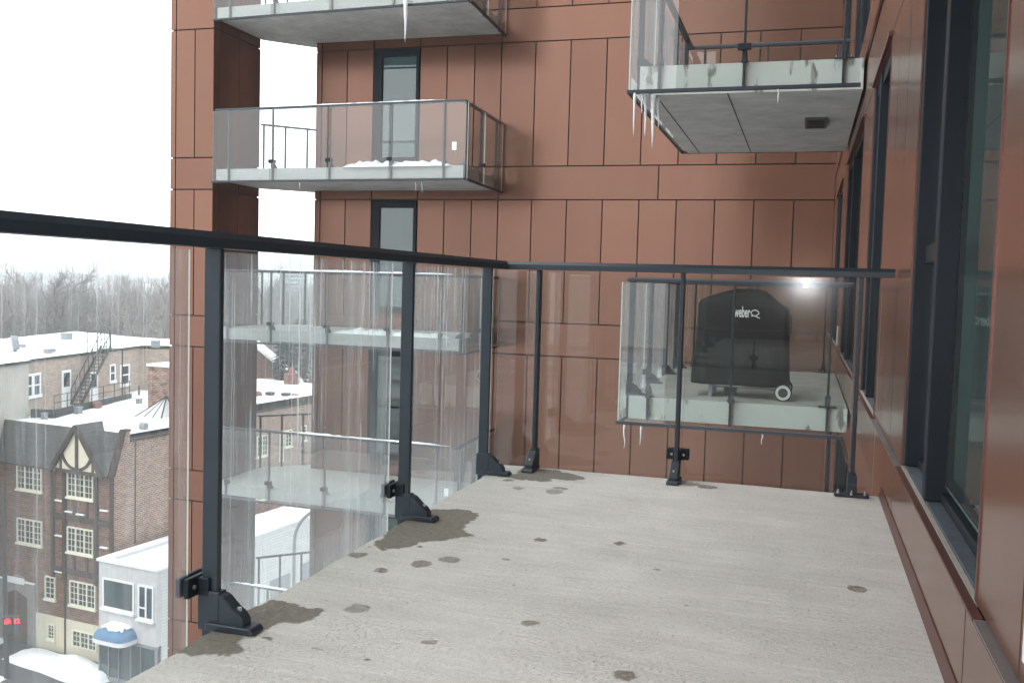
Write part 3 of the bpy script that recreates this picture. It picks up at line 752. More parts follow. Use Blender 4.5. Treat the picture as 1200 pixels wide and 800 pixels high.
for i, x in enumerate((-8.62, -6.42, -6.30)):
    icicle(x, 15.31, S-.255, .12+.03*i, .012, ('short icicle under the left half of the far balcony above the railing', 'short icicle under the right half of the far balcony above the railing', 'rightmost short icicle of the far balcony above the railing')[i])

# ---------------------------------------------------------------- covered barbecue on the next balcony
GZ = -.03
gr = thing('barbecue', 'gas barbecue under a black fabric cover with white lettering, on two wheels', 'barbecue', (-.53, 9.2, GZ))
secs = [  # z, x0, x1, y0, y1
    (.085, -.985, -.115, 8.93, 9.49), (.10, -.99, -.11, 8.925, 9.495), (.20, -.982, -.113, 8.932, 9.488), (.30, -.972, -.118, 8.94, 9.48), (.41, -.962, -.124, 8.945, 9.475), (.52, -.955, -.128, 8.95, 9.47), (.61, -.95, -.132, 8.953, 9.467), (.70, -.945, -.137, 8.955, 9.465), (.78, -.942, -.142, 8.96, 9.46),
    (.808, -.94, -.158, 8.965, 9.455), (.826, -.938, -.20, 8.97, 9.45), (.85, -.93, -.232, 8.98, 9.44), (.875, -.895, -.262, 8.99, 9.43), (.898, -.84, -.289, 9.0, 9.42), (.922, -.775, -.318, 9.02, 9.40), (.943, -.70, -.352, 9.04, 9.38), (.958, -.645, -.395, 9.07, 9.35), (.967, -.60, -.455, 9.12, 9.30)]
b = MB(); nseg = 44
for z, x0, x1, y0, y1 in secs:
    cx_, cy_, a, c = (x0+x1)/2, (y0+y1)/2, (x1-x0)/2, (y1-y0)/2
    for j in range(nseg):
        th = 2*math.pi*j/nseg; e = .32
        px = math.copysign(abs(math.cos(th))**e, math.cos(th))*a; py = math.copysign(abs(math.sin(th))**e, math.sin(th))*c
        fold = .018*math.sin(th*9+z*3)*max(0, .8-z)+.012*mnoise.noise((px*6, py*6, z*5)) + .006*mnoise.noise((px*17, py*17, z*13))
        dr = Vector((px, py, 0)).normalized()
        b.v.append((cx_+px+dr.x*fold, cy_+py+dr.y*fold, z+GZ*0+.008*mnoise.noise((px*7, py*7, z*7+5))))
for i in range(len(secs)-1):
    for j in range(nseg): b.f.append((i*nseg+j, i*nseg+(j+1) % nseg, (i+1)*nseg+(j+1) % nseg, (i+1)*nseg+j)); b.mi.append(0)
b.f.append(tuple(range((len(secs)-1)*nseg, len(secs)*nseg))); b.mi.append(0)
cov = b.build('cover', 'cover_fabric', gr, smooth=True)
LX_, LS_, QX_ = -.606, .39, -.428
bs = MB()
for z_, (x0, x1, y0, y1) in ((.595, (-.9565, -.1255, 8.9465, 9.4735)), (.607, (-.956, -.126, 8.947, 9.473))):
    cx_, cy_, a, c = (x0+x1)/2, (y0+y1)/2, (x1-x0)/2+.012, (y1-y0)/2+.012
    for j in range(nseg):
        th = 2*math.pi*j/nseg; bs.v.append((cx_+math.copysign(abs(math.cos(th))**.32, math.cos(th))*a, cy_+math.copysign(abs(math.sin(th))**.32, math.sin(th))*c, z_+.006*math.sin(th*5)))
for j in range(nseg): bs.f.append((j, (j+1) % nseg, nseg+(j+1) % nseg, nseg+j)); bs.mi.append(0)
bs.build('seam', 'black_rubber', cov, smooth=True)
# strap patch on the right shoulder
MB().box(-.128, -.108, 8.99, 9.12, .56, .74).build('cover_flap', 'black_rubber', cov, bevel=.006)
def text_mesh(s_, size, mat, parent, loc, sx_=1, ext=.0015, name='lettering', rotz=0, bold=0):
    cu = bpy.data.curves.new(name, 'FONT'); cu.body = s_; cu.size = size; cu.extrude = ext; cu.offset = bold; cu.align_x = 'LEFT'
    o = bpy.data.objects.new(name, cu); COL.objects.link(o); dg = bpy.context.evaluated_depsgraph_get()
    me = bpy.data.meshes.new_from_object(o.evaluated_get(dg)); bpy.data.objects.remove(o)
    me.name = name; me.materials.clear(); me.materials.append(MAT[mat])
    xf = Matrix.Translation(loc) @ Matrix.Rotation(rotz, 4, 'Z') @ Matrix.Rotation(R(90), 4, 'X') @ Matrix.Diagonal((sx_, 1, 1, 1))
    me.transform(mw(parent).inverted() @ xf); return link(name, me, parent)
text_mesh('weber', .135, 'logo_white', cov, (LX_, 8.926, .712), LS_, bold=.003)
# looped Q emblem beside the word
b = MB(); ring = []
for i in range(25):
    a = R(250) - R(330)*i/24; ring.append((QX_+.030*math.cos(a)*(1+.15*math.cos(2*a)), .752+.026*math.sin(a)))
ring = [(QX_-.032, .722)] + ring
tail = [(QX_-.018, .727), (QX_+.004, .724), (QX_+.026, .714), (QX_+.045, .706)]
for pl in (ring, tail):
    for p, q in zip(pl[:-1], pl[1:]): b.bar((p[0], 8.928, p[1]), (q[0], 8.928, q[1]), .004, .011, upv=(0, 1, 0)) if False else b.cyl((p[0], 8.928, p[1]), (q[0], 8.928, q[1]), .0050, .0050, 6)
b.build('emblem', 'logo_white', cov)
# legs, lower rail, axle, wheels
for x, y in ((-.80, 9.0), (-.80, 9.42)): MB().box(x-.018, x+.018, y-.018, y+.018, GZ, .3).build('leg', 'grey_metal', gr)
MB().box(-.80, -.16, 8.99, 9.012, .055, .075).build('cart_rail', 'grey_metal', gr); MB().box(-.80, -.16, 9.41, 9.432, .055, .075).build('cart_rail', 'grey_metal', gr)
MB().cyl((-.155, 8.96, .045), (-.155, 9.46, .045), .011, n=10).build('axle', 'grey_metal', gr)
MB().box(-.17, -.14, 8.99, 9.43, .06, .3).build('leg_frame', 'grey_metal', gr)
for y in (8.93, 9.47):
    w = MB().cyl((-.155, y-.024, .047), (-.155, y+.024, .047), .077, n=28).build('wheel', 'black_rubber', gr, bevel=.006)
    rg = MB()
    for i in range(28):
        a0, a1 = 2*math.pi*i/28, 2*math.pi*(i+1)/28; ys = y-.027
        P_ = [(-.155+r_*math.cos(a), yy, .047+r_*math.sin(a)) for yy in (ys, ys+.02) for a in (a0, a1) for r_ in (.042, .066)]
        rg.add(P_, [(0, 1, 3, 2), (4, 6, 7, 5), (1, 5, 7, 3), (0, 2, 6, 4)])
    rg.build('rim', 'wheel_white', w)
    MB().cyl((-.155, y-.029, .047), (-.155, y-.02, .047), .034, n=16).build('hub', 'iron', w)

# ---------------------------------------------------------------- the photographer's flash, seen mirrored in the end pane
fl = thing('camera_flash', 'small bright camera flash mirrored as a white spot in the end pane', 'camera flash', (0, -.02, 1.05))
MB().box(-.04, .04, -.05, -.022, 1.02, 1.075).build('flash_body', 'black_rubber', fl, bevel=.004)
MB().box(-.028, .028, -.0215, -.02, 1.03, 1.062).build('flash_tube', 'flash_lamp', fl)
# ---------------------------------------------------------------- the street below: half-timbered brick block
TO, TA = (-32.79, 40.08, -19), R(-7)
TM = Matrix.Translation(TO) @ Matrix.Rotation(TA, 4, 'Z')
def LB(): b_ = MB(); b_.X = TM.copy(); return b_
def TL(x, y, z=0): return TM @ Vector((x, y, z))
tud = thing('tudor_building', 'dark brick apartment block with half-timbered gable, slate front and snowy flat roof', 'building', TO, TA)
LB().box(-16, -.3, .02, .3, 0, 9.85).box(-.3, -.02, .02, .3, 0, 9.0).build('front_wall', 'brick_dark', tud)
b = LB(); o_ = Vector((0, 0, 0))
prof = [(0, 0), (10, 0), (10, 11.35), (1.02, 11.35), (1.02, 11.9), (.68, 11.9), (0, 9.7)]
b.add([(x, y, z) for x in (-.3, 0) for y, z in prof], [tuple(range(6, -1, -1)), tuple(range(7, 14))] + [(i, (i+1) % 7, 7+(i+1) % 7, 7+i) for i in range(7)])
b.build('side_wall', 'brick_side', tud)
LB().box(-.34, .05, 1.06, 10.05, 11.35, 11.45).box(-.34, .05, .66, 1.06, 11.9, 12.0).bar((-.14, -.05, 9.72), (-.14, .66, 11.93), .4, .1).build('coping', 'timber', tud)
LB().box(-.02, .015, 1.34, 1.42, 6, 11.3).box(-.02, .02, 10.0, 10.06, 0, 11.3).build('wall_seam', 'timber', tud)
LB().box(-16, -2.72, 10, 27, 7, 11.1).build('rear_wall', 'brick_side', tud)
LB().box(-16, -2.74, 10, 27, 0, 7).build('rear_base', 'brick_red', tud)
LB().box(-16, -2.66, 10, 27, 11.1, 11.2).build('rear_coping', 'timber', tud)
# slate front slope
b = LB(); b.add([(-16, -.16, 9.72), (-.32, -.16, 9.72), (-.32, .62, 11.85), (-16, .62, 11.85), (-16, .1, 9.72), (-.32, .1, 9.72), (-.32, .8, 11.75), (-16, .8, 11.75)],
                [(0, 1, 2, 3), (7, 6, 5, 4), (0, 4, 5, 1), (3, 2, 6, 7), (1, 5, 6, 2), (0, 3, 7, 4)])
b.build('slate_roof', 'slate', tud)
LB().box(-16, -.3, -.2, -.1, 9.64, 9.74).build('gutter', 'timber', tud)
# snow on the flat roof, softly uneven
def snow_sheet(name, label, outline, z, h, sub=26, mat='snow'):
    bm = bmesh.new(); vs = [bm.verts.new((x, y, 0)) for x, y in outline]; bm.faces.new(vs)
    xs = [p[0] for p in outline]; ys = [p[1] for p in outline]
    for i in range(1, sub):
        for co, no in (((min(xs)+(max(xs)-min(xs))*i/sub, 0, 0), (1, 0, 0)), ((0, min(ys)+(max(ys)-min(ys))*i/sub, 0), (0, 1, 0))):
            bmesh.ops.bisect_plane(bm, geom=bm.verts[:]+bm.edges[:]+bm.faces[:], plane_co=co, plane_no=no)
    for v_ in bm.verts:
        e = 0 if v_.is_boundary else 1
        v_.co.z = h*(.5+e*(.3+.9*mnoise.noise((v_.co.x*.3, v_.co.y*.3, z))+.3*mnoise.noise((v_.co.x*1.1, v_.co.y*1.1, z))))
        v_.co = TL(v_.co.x, v_.co.y, z+v_.co.z)
    me_ = bpy.data.meshes.new(name); bmesh.ops.recalc_face_normals(bm, faces=bm.faces); bm.to_mesh(me_); bm.free()
    if me_.polygons[0].normal.z < 0: me_.flip_normals()
    me_.materials.append(MAT[mat]); me_.polygons.foreach_set('use_smooth', [True]*len(me_.polygons))
    return tag(link(name, me_), label, 'snow', kind='stuff')
LB().box(-16, -.3, .6, 10, 11.2, 11.52).box(-16, -2.74, 10, 27, 11.0, 11.14).build('roof_deck', 'iron', tud)
snow_sheet('roof_snow', 'white snow sheet on the flat roof of the half-timbered brick block', [(-16, .85), (-.32, .85), (-.32, 9.9), (-2.8, 9.9), (-2.8, 26.9), (-16, 26.9)], 11.6, .16)
# gable
GX, GW = -2.3, 1.72
b = LB(); b.add([(GX-GW, -.24, 9.75), (GX+GW, -.24, 9.75), (GX, -.24, 12.0), (GX-GW, .3, 9.75), (GX+GW, .3, 9.75), (GX, .9, 12.0)], [(0, 1, 2), (0, 3, 4, 1), (5, 4, 3)])
gab = b.build('gable', 'cream', tud)
b = LB(); b.bar((GX-GW-.12, -.34, 9.62), (GX, -.34, 12.12), .22, .16, upv=(0, 1, 0)); b.bar((GX+GW+.12, -.34, 9.62), (GX, -.34, 12.12), .22, .16, upv=(0, 1, 0)); b.build('barge_board', 'timber', gab)
b = LB(); b.add([(GX-GW-.15, -.42, 9.72), (GX, -.42, 12.2), (GX, 1.4, 12.2), (GX-GW-.15, .3, 9.72), (GX+GW+.15, -.42, 9.72), (GX+GW+.15, .3, 9.72)], [(0, 1, 2, 3), (4, 5, 2, 1)])
b.build('gable_roof', 'slate', gab, fix=False)
b = LB(); b.box(GX-.09, GX+.09, -.3, -.24, 9.75, 11.9); b.box(GX-GW-.1, GX+GW+.1, -.34, -.22, 9.66, 9.84)
for s_ in (-1, 1):
    b.box(GX+s_*1.12-.06, GX+s_*1.12+.06, -.3, -.24, 9.8, 10.6)
    pts = [(GX+s_*(.09+1.0*math.sin(a)), 9.9+1.15*(1-math.cos(a))) for a in (0, .3, .6, .9, 1.2)]
    for p, q in zip(pts[:-1], pts[1:]): b.bar((p[0], -.28, p[1]), (q[0], -.28, q[1]), .13, .07, upv=(0, 1, 0))
b.build('gable_timbers', 'timber', gab)
b = LB()
for x in (-4.25, -3.42, -1.2, -.12): b.box(x-.11, x+.11, -.1, .02, 4.0, 9.7)
for z in (7.25, 4.45): b.box(-4.2, -.1, -.07, .02, z-.14, z+.14)
for x in (-2.75, -1.85): b.box(x-.07, x+.07, -.06, .02, 7.2, 8.3)
for x in (-2.75, -1.85): b.box(x-.07, x+.07, -.06, .02, 4.4, 5.4)
b.build('wall_timbers', 'timber', tud)
b = LB()
for x, z in ((-3.8, 8.05), (-3.8, 6.2), (-3.8, 4.3), (-.65, 7.9), (-.65, 6.0), (-2.3, 7.5), (-3.1, 7.55)): b.box(x-.27, x+.27, -.1, .02, z, z+.06)
b.build('ledge_snow', 'snow', tud)
def casement(x0, x1, z0, z1, n=3, rows=4, cols=2, y=0., parent=tud, sill=True, face='front', fm='cream_frame'):
    """steel casement: outer frame, mullions, glazing bars; glass behind"""
    f = LB(); pb = LB()
    def bx(bb, a0, a1, c0, c1, d0, d1):
        if face == 'front': bb.box(a0, a1, y-d1, y-d0, c0, c1)
        else: bb.box(y+d0, y+d1, a0, a1, c0, c1)
    w = .065
    bx(f, x0, x0+w, z0, z1, 0, .09); bx(f, x1-w, x1, z0, z1, 0, .09); bx(f, x0+w, x1-w, z1-w, z1, 0, .09); bx(f, x0+w, x1-w, z0, z0+w, 0, .09)
    pw = (x1-x0)/n
    for i in range(1, n): bx(f, x0+pw*i-.038, x0+pw*i+.038, z0+w, z1-w, 0, .085)
    for i in range(n):
        for c in range(1, cols): q = x0+pw*i+pw*c/cols; bx(f, q-.013, q+.013, z0+w, z1-w, 0, .06)
    for r_ in range(1, rows): q = z0+(z1-z0)*r_/rows; bx(f, x0+w, x1-w, q-.013, q+.013, 0, .062)
    if sill: bx(f, x0-.06, x1+.06, z0-.1, z0-.002, 0, .14)
    wo = f.build('window', fm, parent)
    bx(pb, x0+w*.5, x1-w*.5, z0+w*.5, z1-w*.5, .005, .03); pb.build('pane', 'pane_dark', wo)
    return wo
for x0, x1 in ((-6.87, -5.02), (-3.2, -1.38), (-11.6, -9.8), (-14.9, -13.1)):
    casement(x0, x1, 8.38, 9.68); casement(x0, x1, 5.5, 6.82)
casement(-4.8, -4.06, 2.78, 3.99, n=1); casement(-3.02, -1.2, 2.74, 4.02); casement(-11.6, -9.8, 2.74, 4.02)
LB().box(-5.5, 0, -.04, .02, 0, 1.9).box(-16, -8.3, -.04, .02, 0, 1.9).build('cream_base', 'cream', tud)
casement(-4.56, -4.05, .67, 1.47, n=1, y=-.042); casement(-2.77, -1.08, .58, 1.47, n=3, rows=3, y=-.042, sill=False)
LB().box(-3.38, -3.3, -.1, -.03, 0, 7).build('downpipe', 'timber', tud)
# stone doorway with pointed arch
b = LB(); b.box(-8.3, -7.72, -.16, .02, 0, 3.4); b.box(-6.0, -5.5, -.16, .02, 0, 3.4)
b.add([(-7.72, -.16, 2.6), (-6.86, -.16, 2.95), (-6.0, -.16, 2.6), (-6.0, -.16, 3.4), (-6.86, -.16, 3.75), (-7.72, -.16, 3.4)] + [(-7.72, .02, 2.6), (-6.86, .02, 2.95), (-6.0, .02, 2.6), (-6.0, .02, 3.4), (-6.86, .02, 3.75), (-7.72, .02, 3.4)],
      [(0, 1, 4, 5), (1, 2, 3, 4), (6, 11, 10, 7), (7, 10, 9, 8), (5, 4, 10, 11), (4, 3, 9, 10), (0, 6, 7, 1), (1, 7, 8, 2)])
po = b.build('stone_portal', 'stone', tud)
LB().box(-7.5, -6.2, -.22, -.165, 3.3, 3.62).box(-8.4, -5.4, -.24, -.165, 3.42, 3.5).build('portal_ledge', 'snow', po)
LB().box(-7.72, -6.86, -.03, .03, 0, 2.95).box(-6.85, -6.0, -.03, .03, 0, 2.95).build('door', 'old_door', tud)
# rear windows seen past the pier, red iron stair
casement(14.4, 15.5, 8.2, 9.57, n=2, y=-2.72, face='side'); casement(16.75, 17.2, 7.5, 9.6, n=1, rows=5, cols=1, y=-2.72, face='side', sill=False)
casement(17.35, 18.1, 8.44, 9.58, n=1, y=-2.72, face='side'); casement(19.2, 19.75, 8.6, 9.65, n=1, y=-2.72, face='side'); casement(14.4, 15.4, 5.3, 6.5, n=2, y=-2.73, face='side')
b = LB()
for x in (-2.45, -1.75):
    b.bar((x, 13.6, 3.0), (x, 19.6, 6.8), .06, .16); b.bar((x, 13.6, 4.0), (x, 19.6, 7.8), .04, .05)
for i in range(22): t = i/21; b.box(-2.45, -1.75, 13.6+6*t-.1, 13.6+6*t+.1, 3+3.8*t, 3.03+3.8*t)
for i in range(9): t = i/8; b.bar((-1.75, 13.6+6*t, 3+3.8*t), (-1.75, 13.6+6*t, 4+3.8*t), .035, .035)
b.build('iron_stair', 'red_iron', tud)
# things on the roof
def roof_vent(x, y, z, kind='box', s_=.5, mat='grey_metal'):
    s_ *= .62 if y < 12 else 1.1
    b_ = LB()
    if kind == 'box': b_.box(x-s_*.5, x+s_*.5, y-s_*.5, y+s_*.5, z, z+s_*1.5); b_.box(x-s_*.6, x+s_*.6, y-s_*.6, y+s_*.6, z+s_*1.5, z+s_*1.7)
    else:
        b_.cyl((x, y, z), (x, y, z+s_*.7), s_*.5, s_*.5, 12); b_.cyl((x-s_*.6, y, z+s_*.9), (x+s_*.5, y, z+s_*.9), s_*.62, s_*.62, 14)
    return b_.build('roof_vent', mat, tud)
for a in ((-9.23, 1.44, 11.6, 'box', .42), (-8.05, 2.67, 11.6, 'box', .4), (-7.91, 4.88, 11.6, 'box', .5), (-8.75, 7.03, 11.6, 'round', .6, 'rust_metal'), (-8.26, 9.86, 11.6, 'box', .45), (-.75, 2.7, 11.6, 'round', .5),
          (-5.4, 17.6, 11.15, 'round', .55, 'rust_metal'), (-5.1, 18.8, 11.15, 'box', .4, 'iron'), (-3.9, 19.0, 11.15, 'box', .4, 'iron'), (-3.5, 19.6, 11.15, 'round', .4, 'rust_metal'), (-3.4, 20.1, 11.15, 'round', .35, 'rust_metal')): roof_vent(*a)
LB().cyl((-8.26, 9.86, 12.3), (-8.26, 9.86, 12.9), .05, n=8).build('vent_pipe', 'iron', tud)
LB().box(-4.7, -2.2, 7, 9.2, 11.5, 14.55).build('stair_head', 'brick_speckle', tud)
LB().box(-4.78, -2.12, 6.92, 9.28, 14.55, 14.68).build('stair_head_cap', 'white_paint', tud)
LB().cyl((-3.6, 8, 14.68), (-3.6, 8, 15.2), .1, n=8).cyl((-3.6, 8, 15.2), (-3.6, 8, 15.3), .3, n=10).build('vent_pipe', 'white_paint', tud)
b = LB(); q = [(-4.6, 5.6, 11.6), (-2.4, 5.6, 11.6), (-2.4, 6.95, 11.6), (-4.6, 6.95, 11.6)]; ap = (-3.0, 6.7, 12.9)
b.add(q+[ap], [(0, 1, 4), (1, 2, 4), (2, 3, 4), (3, 0, 4)]); sk = b.build('skylight', 'stucco', tud)
b = LB()
for c in q: b.bar(c, ap, .06, .06)
for t in (.33, .66): b.bar((-4.6+2.2*t, 5.6, 11.6), ap, .04, .04)
b.build('skylight_bars', 'timber', sk)
b = LB(); b.box(-8.8, -7.9, 25.2, 26.0, 11.1, 12.5); ch = b.build('chimney', 'brick_red', tud)
LB().cyl((-8.35, 25.6, 12.5), (-8.35, 25.6, 12.95), .22, .17, 10).build('chimney_pot', 'red_iron', ch)

# ---------------------------------------------------------------- beige brick building behind it
bei = thing('beige_building', 'beige brick building with white windows, fire escape and snowy roof behind the half-timbered block', 'building', TL(-11, 6, 0), TA)
dv = Vector((-.298, .954, 0)).normalized(); nv_ = Vector((dv.y, -dv.x, 0)); A0 = Vector((-11.21, 7.71, 0))
def bp(s_, d_, z): p = A0+dv*s_+nv_*d_; return (p.x, p.y, z)
def bbox(b_, s0, s1, d0, d1, z0, z1):
    vs = [bp(s, d, z) for z in (z0, z1) for s, d in ((s0, d0), (s1, d0), (s1, d1), (s0, d1))]
    return b_.add(vs, [(0, 3, 2, 1), (4, 5, 6, 7), (0, 1, 5, 4), (1, 2, 6, 5), (2, 3, 7, 6), (3, 0, 4, 7)])
b = LB(); bbox(b, -5.4, 8, -12, 0, 0, 14.7); b.build('brick_wall', 'brick_beige', bei)
b = LB(); bbox(b, -14, -5.4, -12, .35, 0, 14.72); b.build('stucco_wall', 'stucco_beige', bei)
b = LB(); b.prism([(-13.55, 15.2), (-9.2, 18.6), (-12, 22.5), (-20, 21)], 0, 14.66); b.build('end_wall', 'brick_beige', bei)
b = LB(); b.prism([bp(8, -12, 0)[:2], (-13.55, 15.1), (-20, 21), (-29, 23.5), (-24, 12)], 0, 14.6); b.build('rear_wall', 'brick_beige', bei)
ROOF = [bp(-14, .5, 0)[:2], bp(-5.4, .5, 0)[:2], bp(-5.4, .12, 0)[:2], bp(8, .12, 0)[:2], (-9.0, 18.6), (-12, 22.6), (-20, 21.5), (-29.2, 23.7), (-24.3, 11.8), bp(-14, -12, 0)[:2]]
LB().prism(ROOF, 14.725, 14.82).build('roof_edge', 'iron', bei)
snow_sheet('roof_snow', 'white snow sheet on the roof of the beige brick building', [(x*.995-.05, y*.995+.05) for x, y in ROOF], 14.83, .14)
def bwin(s0, s1, z0, z1, two=True, sides=1):
    f = LB(); w = .13
    bbox(f, s0, s0+w, 0, .08, z0, z1); bbox(f, s1-w, s1, 0, .08, z0, z1); bbox(f, s0+w, s1-w, 0, .08, z1-w, z1); bbox(f, s0-.05, s1+.05, 0, .12, z0-.06, z0+w)
    for i in range(1, sides): q = s0+(s1-s0)*i/sides; bbox(f, q-.11, q+.11, 0, .085, z0+w, z1-w)
    if two: bbox(f, s0+w, s1-w, 0, .07, (z0+z1)/2-.045, (z0+z1)/2+.045)
    o = f.build('window', 'white_paint', bei); g = LB(); bbox(g, s0+.05, s1-.05, .004, .02, z0+.05, z1-.05); g.build('pane', 'pane_dark', o)
bwin(-5.3, -3.8, 12.68, 14.05, sides=2); bwin(3.75, 4.5, 12.7, 13.9); bwin(5.1, 6.35, 12.3, 13.75)
for s0, s1, z1 in ((-1.65, -.7, 13.95), (1.4, 2.35, 13.6)):
    d_ = LB(); bbox(d_, s0, s1, .0, .06, 11.7, z1); o = d_.build('door', 'white_paint', bei); g = LB(); bbox(g, s0+.15, s1-.15, .062, .075, z1-1.0, z1-.15); g.build('pane', 'pane_dark', o)
# fire escape
b = LB(); a0, a1 = (-1.2, 11.9), (2.2, 15.2)
for d in (.35, 1.0):
    b.bar(bp(a0[0], d, a0[1]), bp(a1[0], d, a1[1]), .07, .16); b.bar(bp(a0[0], d, a0[1]+.9), bp(a1[0], d, a1[1]+.9), .04, .04)
    for i in range(8): t = i/7; b.bar(bp(a0[0]+(a1[0]-a0[0])*t, d, a0[1]+(a1[1]-a0[1])*t), bp(a0[0]+(a1[0]-a0[0])*t, d, a0[1]+(a1[1]-a0[1])*t+.9), .035, .035)
for i in range(17): t = i/16; s_ = a0[0]+(a1[0]-a0[0])*t; z_ = a0[1]+(a1[1]-a0[1])*t; bbox(b, s_-.13, s_+.13, .35, 1.0, z_, z_+.03)
bbox(b, 2.2, 3.6, .2, 1.1, 14.95, 15.02)
for s_ in (1.0, 2.2, 3.0, 3.7): b.bar(bp(s_, .1, 14.9), bp(s_, .1, 16.2), .04, .04)
for z_ in (15.6, 16.15): b.bar(bp(1.0, .1, z_), bp(3.7, .1, z_), .035, .035)
b.bar(bp(3.65, 1.0, 11.7), bp(3.65, 1.0, 15.0), .06, .06)
b.build('fire_escape', 'iron', bei)
b = LB(); bbox(b, -5.3, 3.2, 1.6, 1.9, 11.5, 12.1); bbox(b, -5.3, -5.0, .4, 1.6, 11.5, 12.1); b.build('roof_curb', 'iron', bei)
b = LB()
for s_ in (-5.2, -3.9, -2.6, -1.3, 0, 1.3, 2.6, 3.2): b.bar(bp(s_, 1.75, 12.1), bp(s_, 1.75, 12.95), .035, .035)
for z_ in (12.5, 12.92): b.bar(bp(-5.2, 1.75, z_), bp(3.2, 1.75, z_), .03, .03)
b.build('walkway_rail', 'iron', bei)
for x, y, s_, knd in ((-20.8, 15.4, .9, 'box'), (-12.4, 15.5, .7, 'box'), (-13.6, 5.3, .6, 'round'), (-16.7, 8.3, .5, 'box'), (-11.9, 6.2, .6, 'box'), (-12.5, 7.0, .5, 'box'), (-15.5, 3.6, 1.0, 'box')):
    b_ = LB(); z_ = 14.8; s_ *= .62
    if knd == 'box': b_.box(x-s_*.5, x+s_*.5, y-s_*.5, y+s_*.5, z_, z_+s_); b_.box(x-s_*.56, x+s_*.56, y-s_*.56, y+s_*.56, z_+s_, z_+s_*1.12)
    else: b_.cyl((x, y, z_), (x, y, z_+.4), .1, n=8); b_.cyl((x-.1, y-.15, z_+.7), (x+.1, y+.15, z_+.75), .5, .42, 16)
    b_.build('roof_vent', 'grey_metal', bei)

# ---------------------------------------------------------------- white corner shop
shop = thing('corner_shop', 'low white rendered corner shop with a blue awning and snowy roof', 'building', TL(.71, -1.62), TA)
b = LB(); b.box(.71, 4.4, -1.62, -1.32, 2.32, 5.96); b.box(.71, 1.0, -1.32, 3, 0, 5.96)
b.build('front_wall', 'stucco', shop)
LB().box(4.12, 4.4, -1.32, 13, 0, 5.96).build('side_wall', 'clapboard', shop)
LB().box(1.0, 4.12, -1.3, 13, 0, 5.7).build('body', 'stucco', shop)
LB().box(.62, 4.48, -1.70, -1.3, 5.965, 6.1).box(.62, .95, -1.3, 6, 5.965, 6.1).box(4.14, 4.48, -1.3, 13, 5.965, 6.08).build('parapet_cap', 'white_paint', shop)
snow_sheet('roof_snow', 'white snow on the low roof of the corner shop', [(.95, -1.3), (4.14, -1.3), (4.14, 13), (.95, 13)], 5.72, .2, 18)
def swin(x0, x1, z0, z1, bars):
    f = LB(); y = -1.62; w = .09
    f.box(x0, x0+w, y-.05, y, z0, z1).box(x1-w, x1, y-.05, y, z0, z1).box(x0+w, x1-w, y-.05, y, z1-w, z1).box(x0+w, x1-w, y-.05, y, z0, z0+w).box(x0-.06, x1+.06, y-.16, y, z0-.1, z0-.003)
    for q in bars:
        if q[0] == 'v': f.box(q[1]-.05, q[1]+.05, y-.05, y, z0+w, z1-w)
        else: f.box(q[2], q[3], y-.048, y, q[1]-.04, q[1]+.04)
    o = f.build('window', 'white_paint', shop); LB().box(x0+.04, x1-.04, y-.02, y-.003, z0+.04, z1-.04).build('pane', 'shop_glass', o)
swin(.98, 3.0, 3.72, 5.2, []); swin(3.25, 4.22, 3.55, 5.2, [('v', 3.74), ('h', 4.1, 3.34, 3.74)])
LB().box(.74, 4.3, -1.6, -1.5, .1, 2.3).build('shop_window', 'shop_glass', shop)
b = LB()
for x in (.71, 1.35, 2.0, 2.75, 3.4, 4.3): b.box(x, x+.06, -1.66, -1.5, 0, 2.3)
b.box(.71, 4.4, -1.66, -1.5, 2.18, 2.31); b.box(.71, 4.4, -1.66, -1.5, 0, .35); b.build('shop_front', 'grey_metal', shop)
# rounded awning: quarter barrel with rounded ends, snow on top, white valance
b = LB(); n1, n2 = 16, 8
for i in range(n1+1):
    a = math.pi*i/n1; ex = math.copysign(abs(math.cos(a))**.42, -math.cos(a)); ey = abs(math.sin(a))**.42
    for j in range(n2+1):
        t = math.pi/2*j/n2; b.v.append(tuple(b.X @ Vector((2.13+1.06*ex*math.cos(t)**.8, -1.63-.95*ey*math.cos(t)**.8, 2.52+.60*math.sin(t)))))
for i in range(n1):
    for j in range(n2): q = i*(n2+1)+j; b.f.append((q, q+n2+1, q+n2+2, q+1)); b.mi.append(0)
aw = b.build('awning', 'blue_canvas', shop, smooth=True)
b = LB()
for i in range(n1):
    pp = []
    for k in (i, i+1):
        a = math.pi*k/n1; ex = math.copysign(abs(math.cos(a))**.42, -math.cos(a)); ey = abs(math.sin(a))**.42; pp.append((2.13+1.075*ex, -1.63-.965*ey))
    b.add([(pp[0][0], pp[0][1], 2.34), (pp[1][0], pp[1][1], 2.34), (pp[1][0], pp[1][1], 2.54), (pp[0][0], pp[0][1], 2.54)], [(0, 1, 2, 3)])
b.build('valance', 'white_paint', aw)
b = LB()
for i in range(n1+1):
    a = math.pi*i/n1; ex = math.copysign(abs(math.cos(a))**.42, -math.cos(a)); ey = abs(math.sin(a))**.42; lo = .55+.35*mnoise.noise((i*.9, 2, 2))
    for j in range(5):
        t = math.pi/2*(lo+(1-lo)*j/4); b.v.append(tuple(b.X @ Vector((2.13+1.09*ex*math.cos(t)**.8, -1.63-.98*ey*math.cos(t)**.8, 2.55+.62*math.sin(t)))))
for i in range(n1):
    for j in range(4): q = i*5+j; b.f.append((q, q+5, q+6, q+1)); b.mi.append(0)
b.build('awning_snow', 'snow', aw, smooth=True)
# doors in the clapboard side
LB().box(4.395, 4.43, 6.8, 8.6, 0, 3.2).box(4.395, 4.43, 9.6, 10.6, 1.2, 3.4).build('side_door', 'grey_metal', shop)

